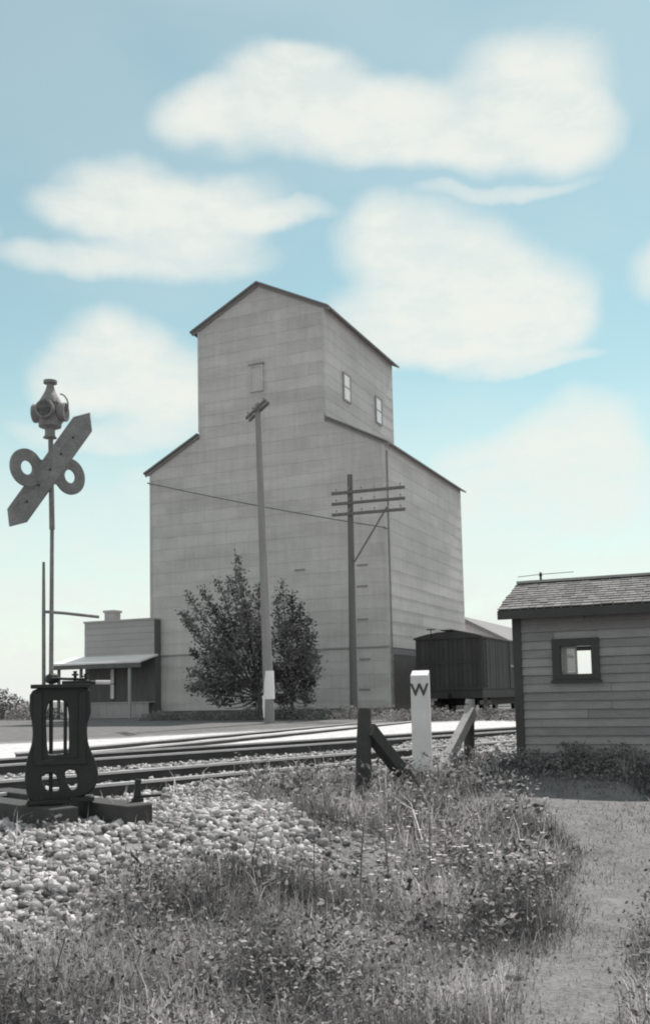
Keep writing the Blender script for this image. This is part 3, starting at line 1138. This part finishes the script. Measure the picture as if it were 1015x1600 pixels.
# ---------------------------------------------------------------- whistle post and braced fence posts
wp = empty('whistle_post', (1.235, 13.0, 0.30), R(-13), label='white square marker post lettered with a black W', cat='whistle post')
pm = MB()
pm.hexa([(-.124, -.10, -.15), (.124, -.10, -.15), (.124, .10, -.15), (-.124, .10, -.15),
         (-.116, -.095, 1.40), (.116, -.095, 1.40), (.116, .095, 1.47), (-.116, .095, 1.47)])
pm.obj('post', 'concrete', wp, bevel=.012)
tc = bpy.data.curves.new('letter', 'FONT')
tc.body = 'W'
tc.size = .225
tc.extrude = .003
tc.offset = .004
tc.align_x = 'CENTER'
to = bpy.data.objects.new('letter_tmp', tc)
COL.objects.link(to)
lm = bpy.data.meshes.new_from_object(to.evaluated_get(bpy.context.evaluated_depsgraph_get()))
bpy.data.objects.remove(to)
lm.materials.clear()
lo = link('letter', lm, 'black', wp, (0, -.1015, 1.135), (R(89.8), 0, 0))


def fence_post(loc, label, post_mat, brace_mat, top, lean, foot, head, sz, cap):
    t = empty('braced_fence_post', loc, 0, label=label, cat='fence post', group='braced timber posts beside the whistle post')
    m = MB()
    m.tube([(0, 0, -.3), (lean * .5, 0, top * .5), (lean, .0, top - .02), (lean, 0, top)], [sz * .56, sz * .52, sz * .47, sz * .40], 12)
    m.obj('post', post_mat, t, smooth=40)
    b = MB().bar(head, foot, sz * .78, sz * .95)
    b.obj('brace', brace_mat, t, bevel=.008)
    if cap:
        MB().tube([(lean - .01, 0, top - .28), (lean + .0, 0, top - .12), (lean + .01, 0, top + .05)], [sz * .55, sz * .60, sz * .42], 9).obj('post_top', 'timberpale', t, smooth=40)
    return t


fence_post((.355, 10.5, .45), 'dark leaning timber post braced towards the white post from its left', 'timber', 'timber', .87, .045,
           (.66, .95, -.12), (.08, -.02, .64), .155, False)
fence_post((1.985, 14.0, .50), 'weathered post right of the white post with a pale sunlit brace', 'timber', 'timberpale', .82, .035,
           (-.60, -.98, -.22), (.06, -.06, .70), .145, True)

# ---------------------------------------------------------------- switch stand by the tracks
K = .00562
ss = empty('switch_stand', (-2.31, 8.6, .58), R(15), label='tall black cast iron switch stand with lamp and crossed targets', cat='switch stand')


def P(x, y):
    return ((x - 97) * K, (1255 - y) * K)


def zpx(pts):
    return [P(30 + a / 5.075, 1050 + b / 5.075) for a, b in pts]


def round_off(pts, n=2):
    for _ in range(n):
        out = []
        for i, p in enumerate(pts):
            q_ = pts[(i + 1) % len(pts)]
            out += [(.8 * p[0] + .2 * q_[0], .8 * p[1] + .2 * q_[1]), (.2 * p[0] + .8 * q_[0], .2 * p[1] + .8 * q_[1])]
        pts = out
    return pts


outline = zpx([(105, 142), (103, 330), (118, 380), (130, 480), (124, 570), (95, 665), (76, 750), (72, 860), (90, 965),
               (125, 1037), (335, 1037), (360, 1010), (480, 990), (560, 955), (598, 890), (605, 820), (590, 740), (555, 660), (528, 590), (518, 500), (522, 420),
               (550, 345), (545, 260), (545, 142)])
big_slot = zpx([(200, 235), (398, 230), (404, 640), (386, 674), (240, 674), (216, 640)])
hole3 = zpx([(165, 830), (238, 792), (300, 805), (328, 890), (328, 960), (212, 955)])
hole4 = zpx([(348, 795), (395, 770), (452, 785), (470, 880), (460, 942), (405, 962), (364, 890)])
shape2d('side_frame', [round_off(outline), round_off(big_slot), round_off(hole3), round_off(hole4)], .12, 'iron', ss, (0, 0, 0), bevel=.012)
for xq, w_ in ((101.5, 5.5), (109.5, 2.2)):
    MB().tube([(P(xq, 0)[0], -.03, .33), (P(xq, 0)[0], -.03, 1.0)], w_ * K / 2, 8).obj('rod', 'iron', ss, smooth=40)
MB().box(P(56, 0)[0], P(134, 0)[0], -.085, -.067, P(0, 1196)[1], P(0, 1188)[1]).obj('cross_bar', 'iron', ss, bevel=.004)
cx_ = P(80, 1060)[0]
for (xa, xb) in ((P(52, 0)[0], P(70, 0)[0]), (P(119, 0)[0], P(135, 0)[0])):
    MB().box(xa + .015, xb - .015, -.082, .0, .36, .95).obj('side_rib', 'iron', ss, bevel=.008)
MB().box(P(50, 0)[0], P(138, 0)[0], -.125, .125, P(0, 1079)[1], P(0, 1073)[1]).box(P(96, 0)[0], P(140, 0)[0], -.10, .10, P(0, 1073)[1], P(0, 1068)[1]) \
    .obj('top_plate', 'iron', ss, bevel=.006)
MB().box(P(46, 0)[0], P(108, 0)[0], -.15, .15, 0.0, .04).box(P(108, 0)[0], P(145, 0)[0], -.13, .13, .015, .05).obj('foot_plate', 'iron', ss, bevel=.006)
sp = MB().tube([(cx_ + .002, 0, .1), (cx_ + .002, 0, P(0, 1080)[1])], .017, 10)
sp.obj('spindle', 'iron', ss, smooth=40)
xm_b, xm_t = P(80, 0)[0], P(77, 0)[0]
MB().tube([(xm_b, 0, P(0, 1076)[1]), (P(80, 0)[0], 0, P(0, 830)[1]), (P(80, 0)[0], 0, P(0, 829)[1]), (xm_t, 0, P(0, 678)[1])], [.020, .017, .024, .022], 12) \
    .obj('mast', 'sign', ss, smooth=40)
MB().lathe([(.02, 0), (.052, .01), (.062, .04), (.052, .075), (.025, .09)], 14, (xm_b + .01, 0, P(0, 1072)[1])).obj('mast_socket', 'iron', ss, smooth=40)
# hand lever lying over the top plate, with its pins
lv = MB().tube([(xm_b, -.06, P(0, 1064)[1]), (P(128, 0)[0], -.07, P(0, 1066)[1]), (P(138, 0)[0], -.08, P(0, 1071)[1]), (P(168, 0)[0], -.10, P(0, 1071.5)[1])],
               [.012, .012, .015, .016], 8)
lvo = lv.obj('hand_lever', 'iron', ss, smooth=40)
MB().tube([(P(147, 0)[0], -.087, P(0, 1071)[1]), (P(169, 0)[0], -.101, P(0, 1071.5)[1])], .019, 10).obj('grip', 'steel', lvo, smooth=40)
for xq, hh in ((116, .085), (132, .06)):
    MB().lathe([(.014, 0), (.014, hh * .5), (.03, hh * .55), (.03, hh * .7), (.012, hh * .75), (.02, hh)], 10, (P(xq, 0)[0], -.05, P(0, 1068)[1])).obj('pin', 'iron', ss, smooth=40)
# slim rod beside the mast with its arm
MB().tube([(P(69, 0)[0], .05, P(0, 1076)[1]), (P(68, 0)[0], .05, P(0, 960)[1]), (P(67.5, 0)[0], .05, P(0, 880)[1])], [.017, .016, .012], 8).obj('side_rod', 'sign', ss, smooth=40)
MB().tube([(P(68, 0)[0], .05, P(0, 958.5)[1]), (P(100, 0)[0], .05, P(0, 961)[1]), (P(153, 0)[0], .05, P(0, 967)[1])], .014, 8).obj('side_arm', 'sign', ss, smooth=40)
# blade target
bl = []
ax, az_ = .575, .818
for (al, pe) in ((-108, 0), (-88, 17.5), (88, 17.5), (110, -1), (90, -18), (-88, -18)):
    bl.append(((ax * al + az_ * pe) * K, (az_ * al - ax * pe) * K))
tz = P(0, 736)[1]
shape2d('target_blade', [bl], .030, 'sign', ss, (P(76.5, 0)[0] , -.052, tz), (0, 0, R(-14)), bevel=.003)
for t_ in (-62, -30, 0, 30, 62):
    MB().tube([(P(76.5, 0)[0] + ax * t_ * K * math.cos(R(-14)), -.06 - ax * t_ * K * math.sin(R(14)), tz + az_ * t_ * K), (P(76.5, 0)[0] + ax * t_ * K * math.cos(R(-14)), -.076 - ax * t_ * K * math.sin(R(14)), tz + az_ * t_ * K)], .010, 8).obj('bolt', 'iron', ss)
# two-ringed target
ring, hl, hr = [], [], []
RO_, RH, CXR, WAIST = 29.5, 11.5, 41.5, 17.0


def half(x):
    ax_ = abs(x)
    c = math.sqrt(max(RO_ ** 2 - (ax_ - CXR) ** 2, 0)) if abs(ax_ - CXR) < RO_ else 0
    if ax_ < CXR:
        c = max(c, WAIST + 12 * max(0, (ax_ - 14) / (CXR - 14)) ** 2)
    return c


xs_ = [70.9 * math.sin(math.pi / 2 * (k / 40)) for k in range(-40, 41)]
ring = [(x * K, half(x) * K) for x in xs_] + [(x * K, -half(x) * K) for x in xs_[::-1][1:-1]]
for cxh in (-CXR, CXR):
    (hl if cxh < 0 else hr).extend([((cxh + RH * math.cos(a * math.pi / 12)) * K, RH * math.sin(a * math.pi / 12) * K) for a in range(24)])
shape2d('ring_target', [ring, hl, hr], .022, 'sign', ss, (P(74, 0)[0], .035, tz), (0, 0, R(38)), bevel=.002)
# lamp with four hooded lenses
lz = P(0, 683)[1]
LX = P(76, 0)[0]
prof = [(.022, 0), (.062, .005), (.050, .022), (.044, .03), (.045, .085), (.098, .105), (.100, .12), (.096, .30), (.104, .31), (.100, .33), (.062, .40), (.048, .43),
        (.034, .47), (.030, .50), (.060, .505), (.060, .53), (.02, .54)]
lamp = MB().lathe(prof, 24, (LX, 0, lz)).obj('lamp', 'sign', ss, smooth=35)
for ang in (-20, 70, 160, 250):
    a = R(ang)
    d = Vector((math.cos(a), math.sin(a), 0))
    c = Vector((LX, 0, lz + .235))
    MB().tube([c + d * .08, c + d * .135, c + d * .150, c + d * .150, c + d * .12], [.075, .085, .083, .068, .066], 20, cap=False).obj('lens_hood', 'sign', lamp, smooth=40)
    MB().tube([c + d * .10, c + d * .118, c + d * .130], [.066, .05, .02], 18).obj('lens', 'lens', lamp, smooth=60)
hoop = MB().tube([(LX + .085 + .07 * math.sin(k * .35), -.05, lz + .40 - .2 * (1 - math.cos(k * .35)) / 2 - .0) for k in range(10)], .007, 6)
hoop.obj('bail', 'sign', lamp, smooth=40)

# headblock timbers under the stand
for (nm, dx_, ln0, ln1, lab) in (('headblock', .0, -2.0, .62, 'long dark headblock timber under the back of the switch stand, ending nearer the gravel'),
                                 ('headblock', -.52, -2.0, .30, 'dark headblock timber under the front of the switch stand, sunk in the grass edge')):
    o = MB().box(ln0, ln1, -.13, .13, -.22, 0).mesh('headblock_timber', bevel=.014)
    hb = link('headblock_timber', o, 'timber', None, (-2.02 + .0 + .719 * dx_, 8.80 + .695 * dx_, .575), (0, 0, PHI_T))
    tag(hb, lab, 'timber', group='headblock timbers of the switch stand')
# small crank bracket at the timber's end, with its rod
cr = empty('crank_bracket', (-1.66, 8.62, .575), R(15), label='small dark iron crank bracket on the end of the headblock timber', cat='crank')
MB().box(-.05, .05, -.05, .05, 0, .03).hexa([(-.035, -.03, .03), (.035, -.03, .03), (.035, .03, .03), (-.035, .03, .03), (-.02, -.02, .16), (.02, -.02, .16), (.02, .02, .16), (-.02, .02, .16)]).obj('bracket', 'iron', cr, bevel=.004)
MB().tube([(0, 0, .15), (.01, 0, .19)], .028, 10).obj('pivot', 'iron', cr)
MB().tube([(0, -.02, .045), (.2, -.03, .05)], .014, 8).obj('rod_end', 'iron', cr)

# ---------------------------------------------------------------- telegraph poles
def pole_tree(name, base, top, r0, r1, label, mat):
    t = empty(name, base, 0, label=label, cat='utility pole')
    b = Vector(base)
    tp = Vector(top) - b
    n = 8
    MB().tube([tp * (k / n) + Vector((0, 0, -.5 if k == 0 else 0)) for k in range(n + 1)], [r0 + (r1 - r0) * k / n for k in range(n + 1)], 12).obj('shaft', mat, t, smooth=40)
    return t, tp


def crossarm(parent, mid, direction, a0, a1, npin, mat, w=.075, h=.095):
    d = Vector(direction).normalized()
    p0, p1 = mid + d * a0, mid + d * a1
    ao = MB().bar(p0, p1, w, h).obj('crossarm', mat, parent)
    for k in range(npin):
        p = p0.lerp(p1, (k + .35) / (npin - .3))
        MB().lathe([(.012, 0), (.012, .07), (.035, .075), (.04, .11), (.03, .15), (.012, .165)], 8, (p.x, p.y, p.z + h / 2)).obj('insulator', 'trim', ao)
    return ao


p1, tp1 = pole_tree('utility_pole', (-2.11, 36.0, .47), (-2.38, 36.0, 12.45), .20, .105, 'tall pale utility pole with whitewashed foot and double arms, standing before the dark trees', 'pole')
for dy_ in (-.16, .16):
    crossarm(p1, tp1 + Vector((.16 * dy_ / .16 * .3 - .02, dy_, -.25)), (.36, -.93, 0), -1.2, 1.2, 4, 'poledark')
MB().tube([(-.007, 0, .92), (-.011, 0, 1.45), (-.014, 0, 1.95)], [.208, .205, .198], 14).obj('white_band', 'white', p1, smooth=40)
MB().tube([(-.19, -.13, .25), (-.19, -.14, 1.05)], [.03, .05], 6).obj('guard_strip', 'white', p1)
p2, tp2 = pole_tree('utility_pole', (1.13, 42.0, .58), (1.20, 42.0, 11.05), .17, .12, 'darker utility pole with three offset crossarms in front of the elevator corner', 'poledark')
for k in range(3):
    crossarm(p2, Vector((tp2.x, -.2, 9.66 - k * .475)), (.945, -.33, 0), -.86, 2.42, 6, 'poledark', .11, .12)
MB().bar((tp2.x + .1, -.22, 6.6), (tp2.x + 1.55, -.72, 8.9), .06, .06).obj('alley_brace', 'poledark', p2)


# ---------------------------------------------------------------- leaves, grass and weeds
def leaf_cards(pts, size, tone, up=0.3):
    """one small folded quad per point"""
    n = len(pts)
    d = rng.normal(size=(n, 3))
    d[:, 2] = d[:, 2] * .6 + up
    d /= np.linalg.norm(d, axis=1)[:, None]
    s = np.cross(d, rng.normal(size=(n, 3)))
    s /= np.linalg.norm(s, axis=1)[:, None]
    L = size[:, None]
    s *= rng.uniform(.45, 1.15, (n, 1))
    v = np.stack([pts, pts + d * L * .5 + s * L * .3, pts + d * L, pts + d * L * .5 - s * L * .3], 1)
    f = np.arange(n * 4)
    return v.reshape(-1, 3), f, np.repeat(tone, 4)


def bush_tree(name, base, label, tips, crown, nleaf, lsize, trunk_r, fork):
    t = empty(name, base, 0, label=label, cat='tree')
    tr = MB().tube([(0, 0, -.3), (.02, 0, fork * .5), (.0, 0, fork)], [trunk_r * 1.15, trunk_r, trunk_r * .85], 9)
    tr.obj('trunk', 'bark', t, smooth=60)
    br = MB()
    pts, sz = [], []
    for (x, z, yy) in tips:
        a = Vector((0, 0, fork * .9))
        b = Vector((x, yy, z))
        m1 = a.lerp(b, .5) + Vector((0, 0, -.15 if z < 2 else -.05 * abs(x)))
        br.tube([a, m1, b], [trunk_r * .5, trunk_r * .28, .012], 6)
        n = int(nleaf * .62 / len(tips))
        tt = rng.uniform(.30, 1.0, n) ** .8
        p = np.array([(a * (1 - q_) ** 2 + m1 * 2 * q_ * (1 - q_) + b * q_ * q_)[:] for q_ in tt])
        rad = .15 + .42 * np.clip(1 - tt, 0, 1) ** .8
        p += rng.normal(size=(n, 3)) * (rad * .55)[:, None]
        pts.append(p)
    br.obj('branches', 'bark', t, smooth=60)
    for (cx, cz, rx, rz, share) in crown:
        n = int(nleaf * .38 * share)
        ncl = max(14, int(n / 60))
        dirs = rng.normal(size=(ncl, 3))
        dirs /= np.linalg.norm(dirs, axis=1)[:, None]
        rr_ = rng.uniform(.25, 1.0, ncl) ** .45
        cl = dirs * rr_[:, None] * np.array([rx, rx * .85, rz]) + np.array([cx, 0, cz])
        w = rng.integers(0, ncl, n)
        pts.append(cl[w] + rng.normal(size=(n, 3)) * np.array([.20, .20, .15]))
    pts = np.concatenate(pts)
    pts = pts[pts[:, 2] > .62 + .12 * np.sin(pts[:, 0] * 5)]
    cl_t = np.clip(1 + .35 * np.sin(pts[:, 0] * 3.1 + pts[:, 2] * 2.3) * np.sin(pts[:, 1] * 2.7 + 1) + rng.normal(0, .22, len(pts)), .35, 1.9)
    v, f, tn = leaf_cards(pts, rng.uniform(.6, 1.35, len(pts)) * lsize, cl_t, .25)
    raw('crown', v, f, 4, 'leaf', t, tone=tn)
    return t


TS = .0261


def tp_(lst, bx, by):
    return [((x - bx) * TS, (by - y) * TS, random.uniform(-.5, .9)) for x, y in lst]


def cr_(lst, bx, by):
    return [((x - bx) * TS, (by - y) * TS, rx * TS, rz * TS, s) for x, y, rx, rz, s in lst]


bush_tree('broad_tree', (-2.75, 40.0, .60), 'broad dark leafy tree with ragged spires left of the pale pole',
          tp_([(376, 866), (358, 896), (340, 898), (318, 915), (292, 922), (280, 948), (291, 966), (300, 1012), (305, 1046), (292, 1068), (322, 1096), (350, 1104), (405, 905),
               (412, 960), (425, 1000), (425, 1050), (410, 1098), (372, 885), (330, 940)], 405, 1120),
          cr_([(372, 1025, 46, 62, .58), (352, 1055, 56, 32, .36), (392, 960, 18, 34, .06)], 405, 1120), 14000, .15, .09, .95)
bush_tree('slim_tree', (-1.47, 40.6, .60), 'narrower dark leafy tree rising right of the pale pole',
          tp_([(440, 902), (428, 930), (456, 920), (470, 940), (482, 965), (490, 990), (494, 1020), (488, 1060), (480, 1095), (432, 1090), (425, 1040), (450, 1104)], 452, 1120),
          cr_([(452, 1022, 28, 66, .6), (464, 1045, 32, 44, .4)], 452, 1120), 8000, .15, .065, .85)

# scrub along the foot of the elevator
def clumps(name, label, centres, n, lsize, mat, cat):
    P_, T_ = [], []
    for (x, y, rx, h) in centres:
        k = int(n * rx * h)
        p = np.stack([rng.normal(x, rx * .5, k), rng.normal(y, .35, k), rng.uniform(0, 1, k) ** 1.3 * h], -1)
        p[:, 2] *= np.exp(-((p[:, 0] - x) / rx) ** 2)
        p[:, 2] += ground_z(p[:, 0], p[:, 1])
        P_.append(p)
        T_.append(np.clip(rng.normal(random.uniform(.7, 1.3), .25, k), .3, 2))
    p, t = np.concatenate(P_), np.concatenate(T_)
    v, f, tn = leaf_cards(p, rng.uniform(.6, 1.4, len(p)) * lsize, t, .5)
    o = raw(name, v, f, 4, mat, tone=tn)
    return tag(o, label, cat, kind='stuff')


cen = [(x, 42.6 - .12 * (x + 8) * 2.4 + random.uniform(-.6, .3), random.uniform(.35, .8), random.uniform(.2, .6)) for x in np.linspace(-7.5, 2.6, 24)]
cen = [(x, min(y, 47.5 - .445 * (x + 3.0) - 1.6), rx, h) for x, y, rx, h in cen]
clumps('scrub', 'dark weeds and scrub growing along the foot of the elevator', cen, 1300, .10, 'weed', 'scrub')
clumps('shade_fill_weeds', 'added low weeds standing in for the dark shade below the boxcar', [(x, 38.5 - .3 * x + random.uniform(-.8, .5), .6, random.uniform(.25, .5)) for x in np.linspace(2.4, 8.5, 16)], 1500, .09, 'leaf', 'weeds')  # weeds added to fill the dark strip of shade under the boxcar
clumps('shed_grass', 'tall shaded grass and weeds along the foot of the shed', [(2.45 + .9135 * t, 12.82 - .4067 * t + random.uniform(-.25, .0), .22, random.uniform(.14, .34)) for t in np.linspace(-.1, 2.4, 18)], 12000, .045, 'weed', 'grass')
clumps('hedge', 'dark bushes far off at the left behind the switch stand', [(-17.5, 52, 2.2, 1.6), (-21, 55, 2.5, 1.5), (-15.2, 50, .9, .8), (-13.7, 49, .7, .6)], 700, .16, 'leaf', 'bushes')


def blades(x, y, h, wid, lean, tone):
    n = len(x)
    z = ground_z(x, y) - .015
    a = rng.uniform(0, 2 * math.pi, n)
    ca, sa = np.cos(a), np.sin(a)
    b = rng.uniform(0, 2 * math.pi, n)
    lx, ly = np.cos(b) * lean * h, np.sin(b) * lean * h
    base = np.stack([x, y, z], -1)
    sd = np.stack([ca, sa, np.zeros(n)], -1) * (wid / 2)[:, None]
    mid = base + np.stack([lx * .35, ly * .35, h * .6], -1)
    tip = base + np.stack([lx, ly, h * np.sqrt(np.clip(1 - lean ** 2 * .6, .2, 1))], -1)
    v = np.stack([base - sd, base + sd, mid + sd * .8, mid - sd * .8, tip], 1).reshape(-1, 3)
    i = (np.arange(n) * 5)[:, None]
    f = np.concatenate([i + np.array([[0, 1, 2]]), i + np.array([[0, 2, 3]]), i + np.array([[3, 2, 4]])], 1)
    return v, f.reshape(-1), np.repeat(tone, 5)


def patchy(x, y):
    return .5 + .5 * np.sin(1.7 * x + 1.3 * np.sin(1.1 * y)) * np.sin(1.9 * y + 1.1 * np.sin(1.4 * x) + 1)


def field(n, y0, y1):
    u = rng.uniform(0, 1, n)
    y = y0 * (y1 / y0) ** u                      # more where it is near
    x = rng.uniform(-.42, .42, n) * y
    return x, y


x, y = field(230000, 3.9, 16.0)
g, rd, pth = masks(x, y)
q_, s_ = qs(x, y)
# shed floor and timbers stay clear
e1x, e1y, vx, vy = .9135, -.4067, .4067, .9135
lx_, ly_ = (x - 2.52) * e1x + (y - 13) * e1y, (x - 2.52) * vx + (y - 13) * vy
inside_shed = (lx_ > -.02) & (lx_ < 2.6) & (ly_ > -.05) & (ly_ < 2.05)
keep = (rng.uniform(size=len(x)) < (1 - g * .965)) & (q_ < 9.2) & ~inside_shed
keep &= rng.uniform(size=len(x)) < (.35 + .65 * patchy(x, y)) * (1 - .35 * pth)
x, y, pth = x[keep], y[keep], pth[keep]
h = rng.gamma(4.0, .036, len(x)) * (.45 + 1.0 * patchy(x * .8 + 3, y * .8)) * (1 - .80 * sstep(.25, .75, pth + rng.normal(0, .12, len(x))))
wid = rng.uniform(.003, .008, len(x)) * np.clip(y / 7, .8, 1.6)
tone = np.clip(rng.normal(.85, .38, len(x)) * np.where(pth > .5, .62, .24 + 1.6 * patchy(x * 1.9 + 5, y * 1.7) ** 1.3), .10, 2.6)
v, f, tn = blades(x, y, h, wid, rng.uniform(.1, .95, len(x)), tone)
tag(raw('grass', v, f, 3, 'grass', tone=tn), 'rough grass covering the foreground slope', 'grass', kind='stuff')

# broad-leaved weeds
x, y = field(9000, 3.9, 13.5)
g, rd, pth = masks(x, y)
q_, s_ = qs(x, y)
lx_, ly_ = (x - 2.52) * e1x + (y - 13) * e1y, (x - 2.52) * vx + (y - 13) * vy
inside_shed = (lx_ > -.15) & (lx_ < 2.7) & (ly_ > -.15) & (ly_ < 2.15)
keep = (rng.uniform(size=len(x)) < (1 - g * .985) * (1 - pth) ** 3) & (q_ < 8.9) & ~inside_shed
keep &= rng.uniform(size=len(x)) < (.08 + .92 * patchy(x * 1.3 + 1, y * 1.3) ** 1.5)
x, y = x[keep], y[keep]
P_, S_, T_ = [], [], []
for i in range(len(x)):
    hgt = random.uniform(.10, .40)
    nl = random.randint(9, 24)
    z0 = float(ground_z(x[i], y[i]))
    zz = rng.uniform(.15, 1, nl) * hgt
    sp_ = .06 + .05 * (1 - zz / hgt)
    P_.append(np.stack([x[i] + rng.normal(0, 1, nl) * sp_, y[i] + rng.normal(0, 1, nl) * sp_, z0 + zz], -1))
    S_.append(rng.uniform(.014, .042, nl) * random.choice([1, 1, 1, 1.6]) * min(1.5, max(.72, y[i] / 6.3)))
    T_.append(np.clip(rng.normal(random.choice([.15, .25, .4, .6, .9, 1.3, 1.9]), .2, nl), .2, 2.4))
v, f, tn = leaf_cards(np.concatenate(P_), np.concatenate(S_), np.concatenate(T_), .15)
tag(raw('weeds', v, f, 4, 'weed', tone=tn), 'mixed broad leaved weeds among the foreground grass', 'weeds', kind='stuff')

# taller weed stalks that stand out singly
def weed_stalk(x, y, h, lab):
    z = float(ground_z(x, y))
    t = empty('weed_stalk', (x, y, z), random.uniform(0, 6), label=lab, cat='weed', group='tall weed stalks in the foreground grass')
    dx_, dy_ = random.uniform(-.06, .06), random.uniform(-.06, .06)
    MB().tube([(0, 0, -.03), (dx_ * .4, dy_ * .4, h * .5), (dx_, dy_, h)], [.006, .005, .003], 5).obj('stem', 'weed', t).data.attributes.new('tone', 'FLOAT', 'POINT').data.foreach_set('value', [1.0] * 15)
    n = int(44 * h / .5)
    V, F, T = [], [], []
    for k in range(n):
        u = (k + .5) / n
        zz = h * (.12 + .88 * u)
        a = k * 2.4
        L = random.uniform(.07, .15) * (1.15 - .7 * u)
        d = np.array([math.cos(a), math.sin(a), random.uniform(.1, .6)])
        s = np.array([-math.sin(a), math.cos(a), 0]) * L * .17
        p = np.array([dx_ * u, dy_ * u, zz])
        i0 = len(V)
        V += [p, p + d * L * .5 + s, p + d * L - np.array([0, 0, L * .2]), p + d * L * .5 - s]
        F += [i0, i0 + 1, i0 + 2, i0 + 3]
        T += [random.uniform(.6, 1.5)] * 4
    raw('leaves', np.array(V), np.array(F), 4, 'weed', t, tone=np.array(T))
    return t


for (x, y, h, lab) in (
        (.21, 7.35, .66, 'tallest leafy weed stalk, in the grass below the left braced post'),
        (.44, 7.6, .50, 'bushy weed stalk just right of the tallest one'),
        (.78, 7.9, .52, 'leafy weed stalk in the grass straight below the white lettered post'),
        (-.12, 7.0, .46, 'leftmost leafy weed stalk, by the edge of the gravel')):
    weed_stalk(x, y, h, lab)

# small white flower heads
fx, fy = [], []
for k in range(120):
    fy.append(random.uniform(6.6, 10.2))
    fx.append(fy[-1] * random.uniform(.04, .22))
fx, fy = np.array(fx), np.array(fy)
V, F = [], []
for x, y in zip(fx, fy):
    z = float(ground_z(x, y)) + random.uniform(.16, .32)
    r = random.uniform(.008, .017)
    for k in range(5):
        a = k * 1.257 + x * 9
        i0 = len(V)
        V += [(x, y, z), (x + r * math.cos(a - .5), y + r * math.sin(a - .5), z + .006), (x + 1.7 * r * math.cos(a), y + 1.7 * r * math.sin(a), z + .002), (x + r * math.cos(a + .5), y + r * math.sin(a + .5), z + .006)]
        F += [i0, i0 + 1, i0 + 2, i0 + 3]
tag(raw('flowers', np.array(V), np.array(F), 4, 'petal'), 'scattered small white flower heads among the weeds', 'flowers', kind='stuff')
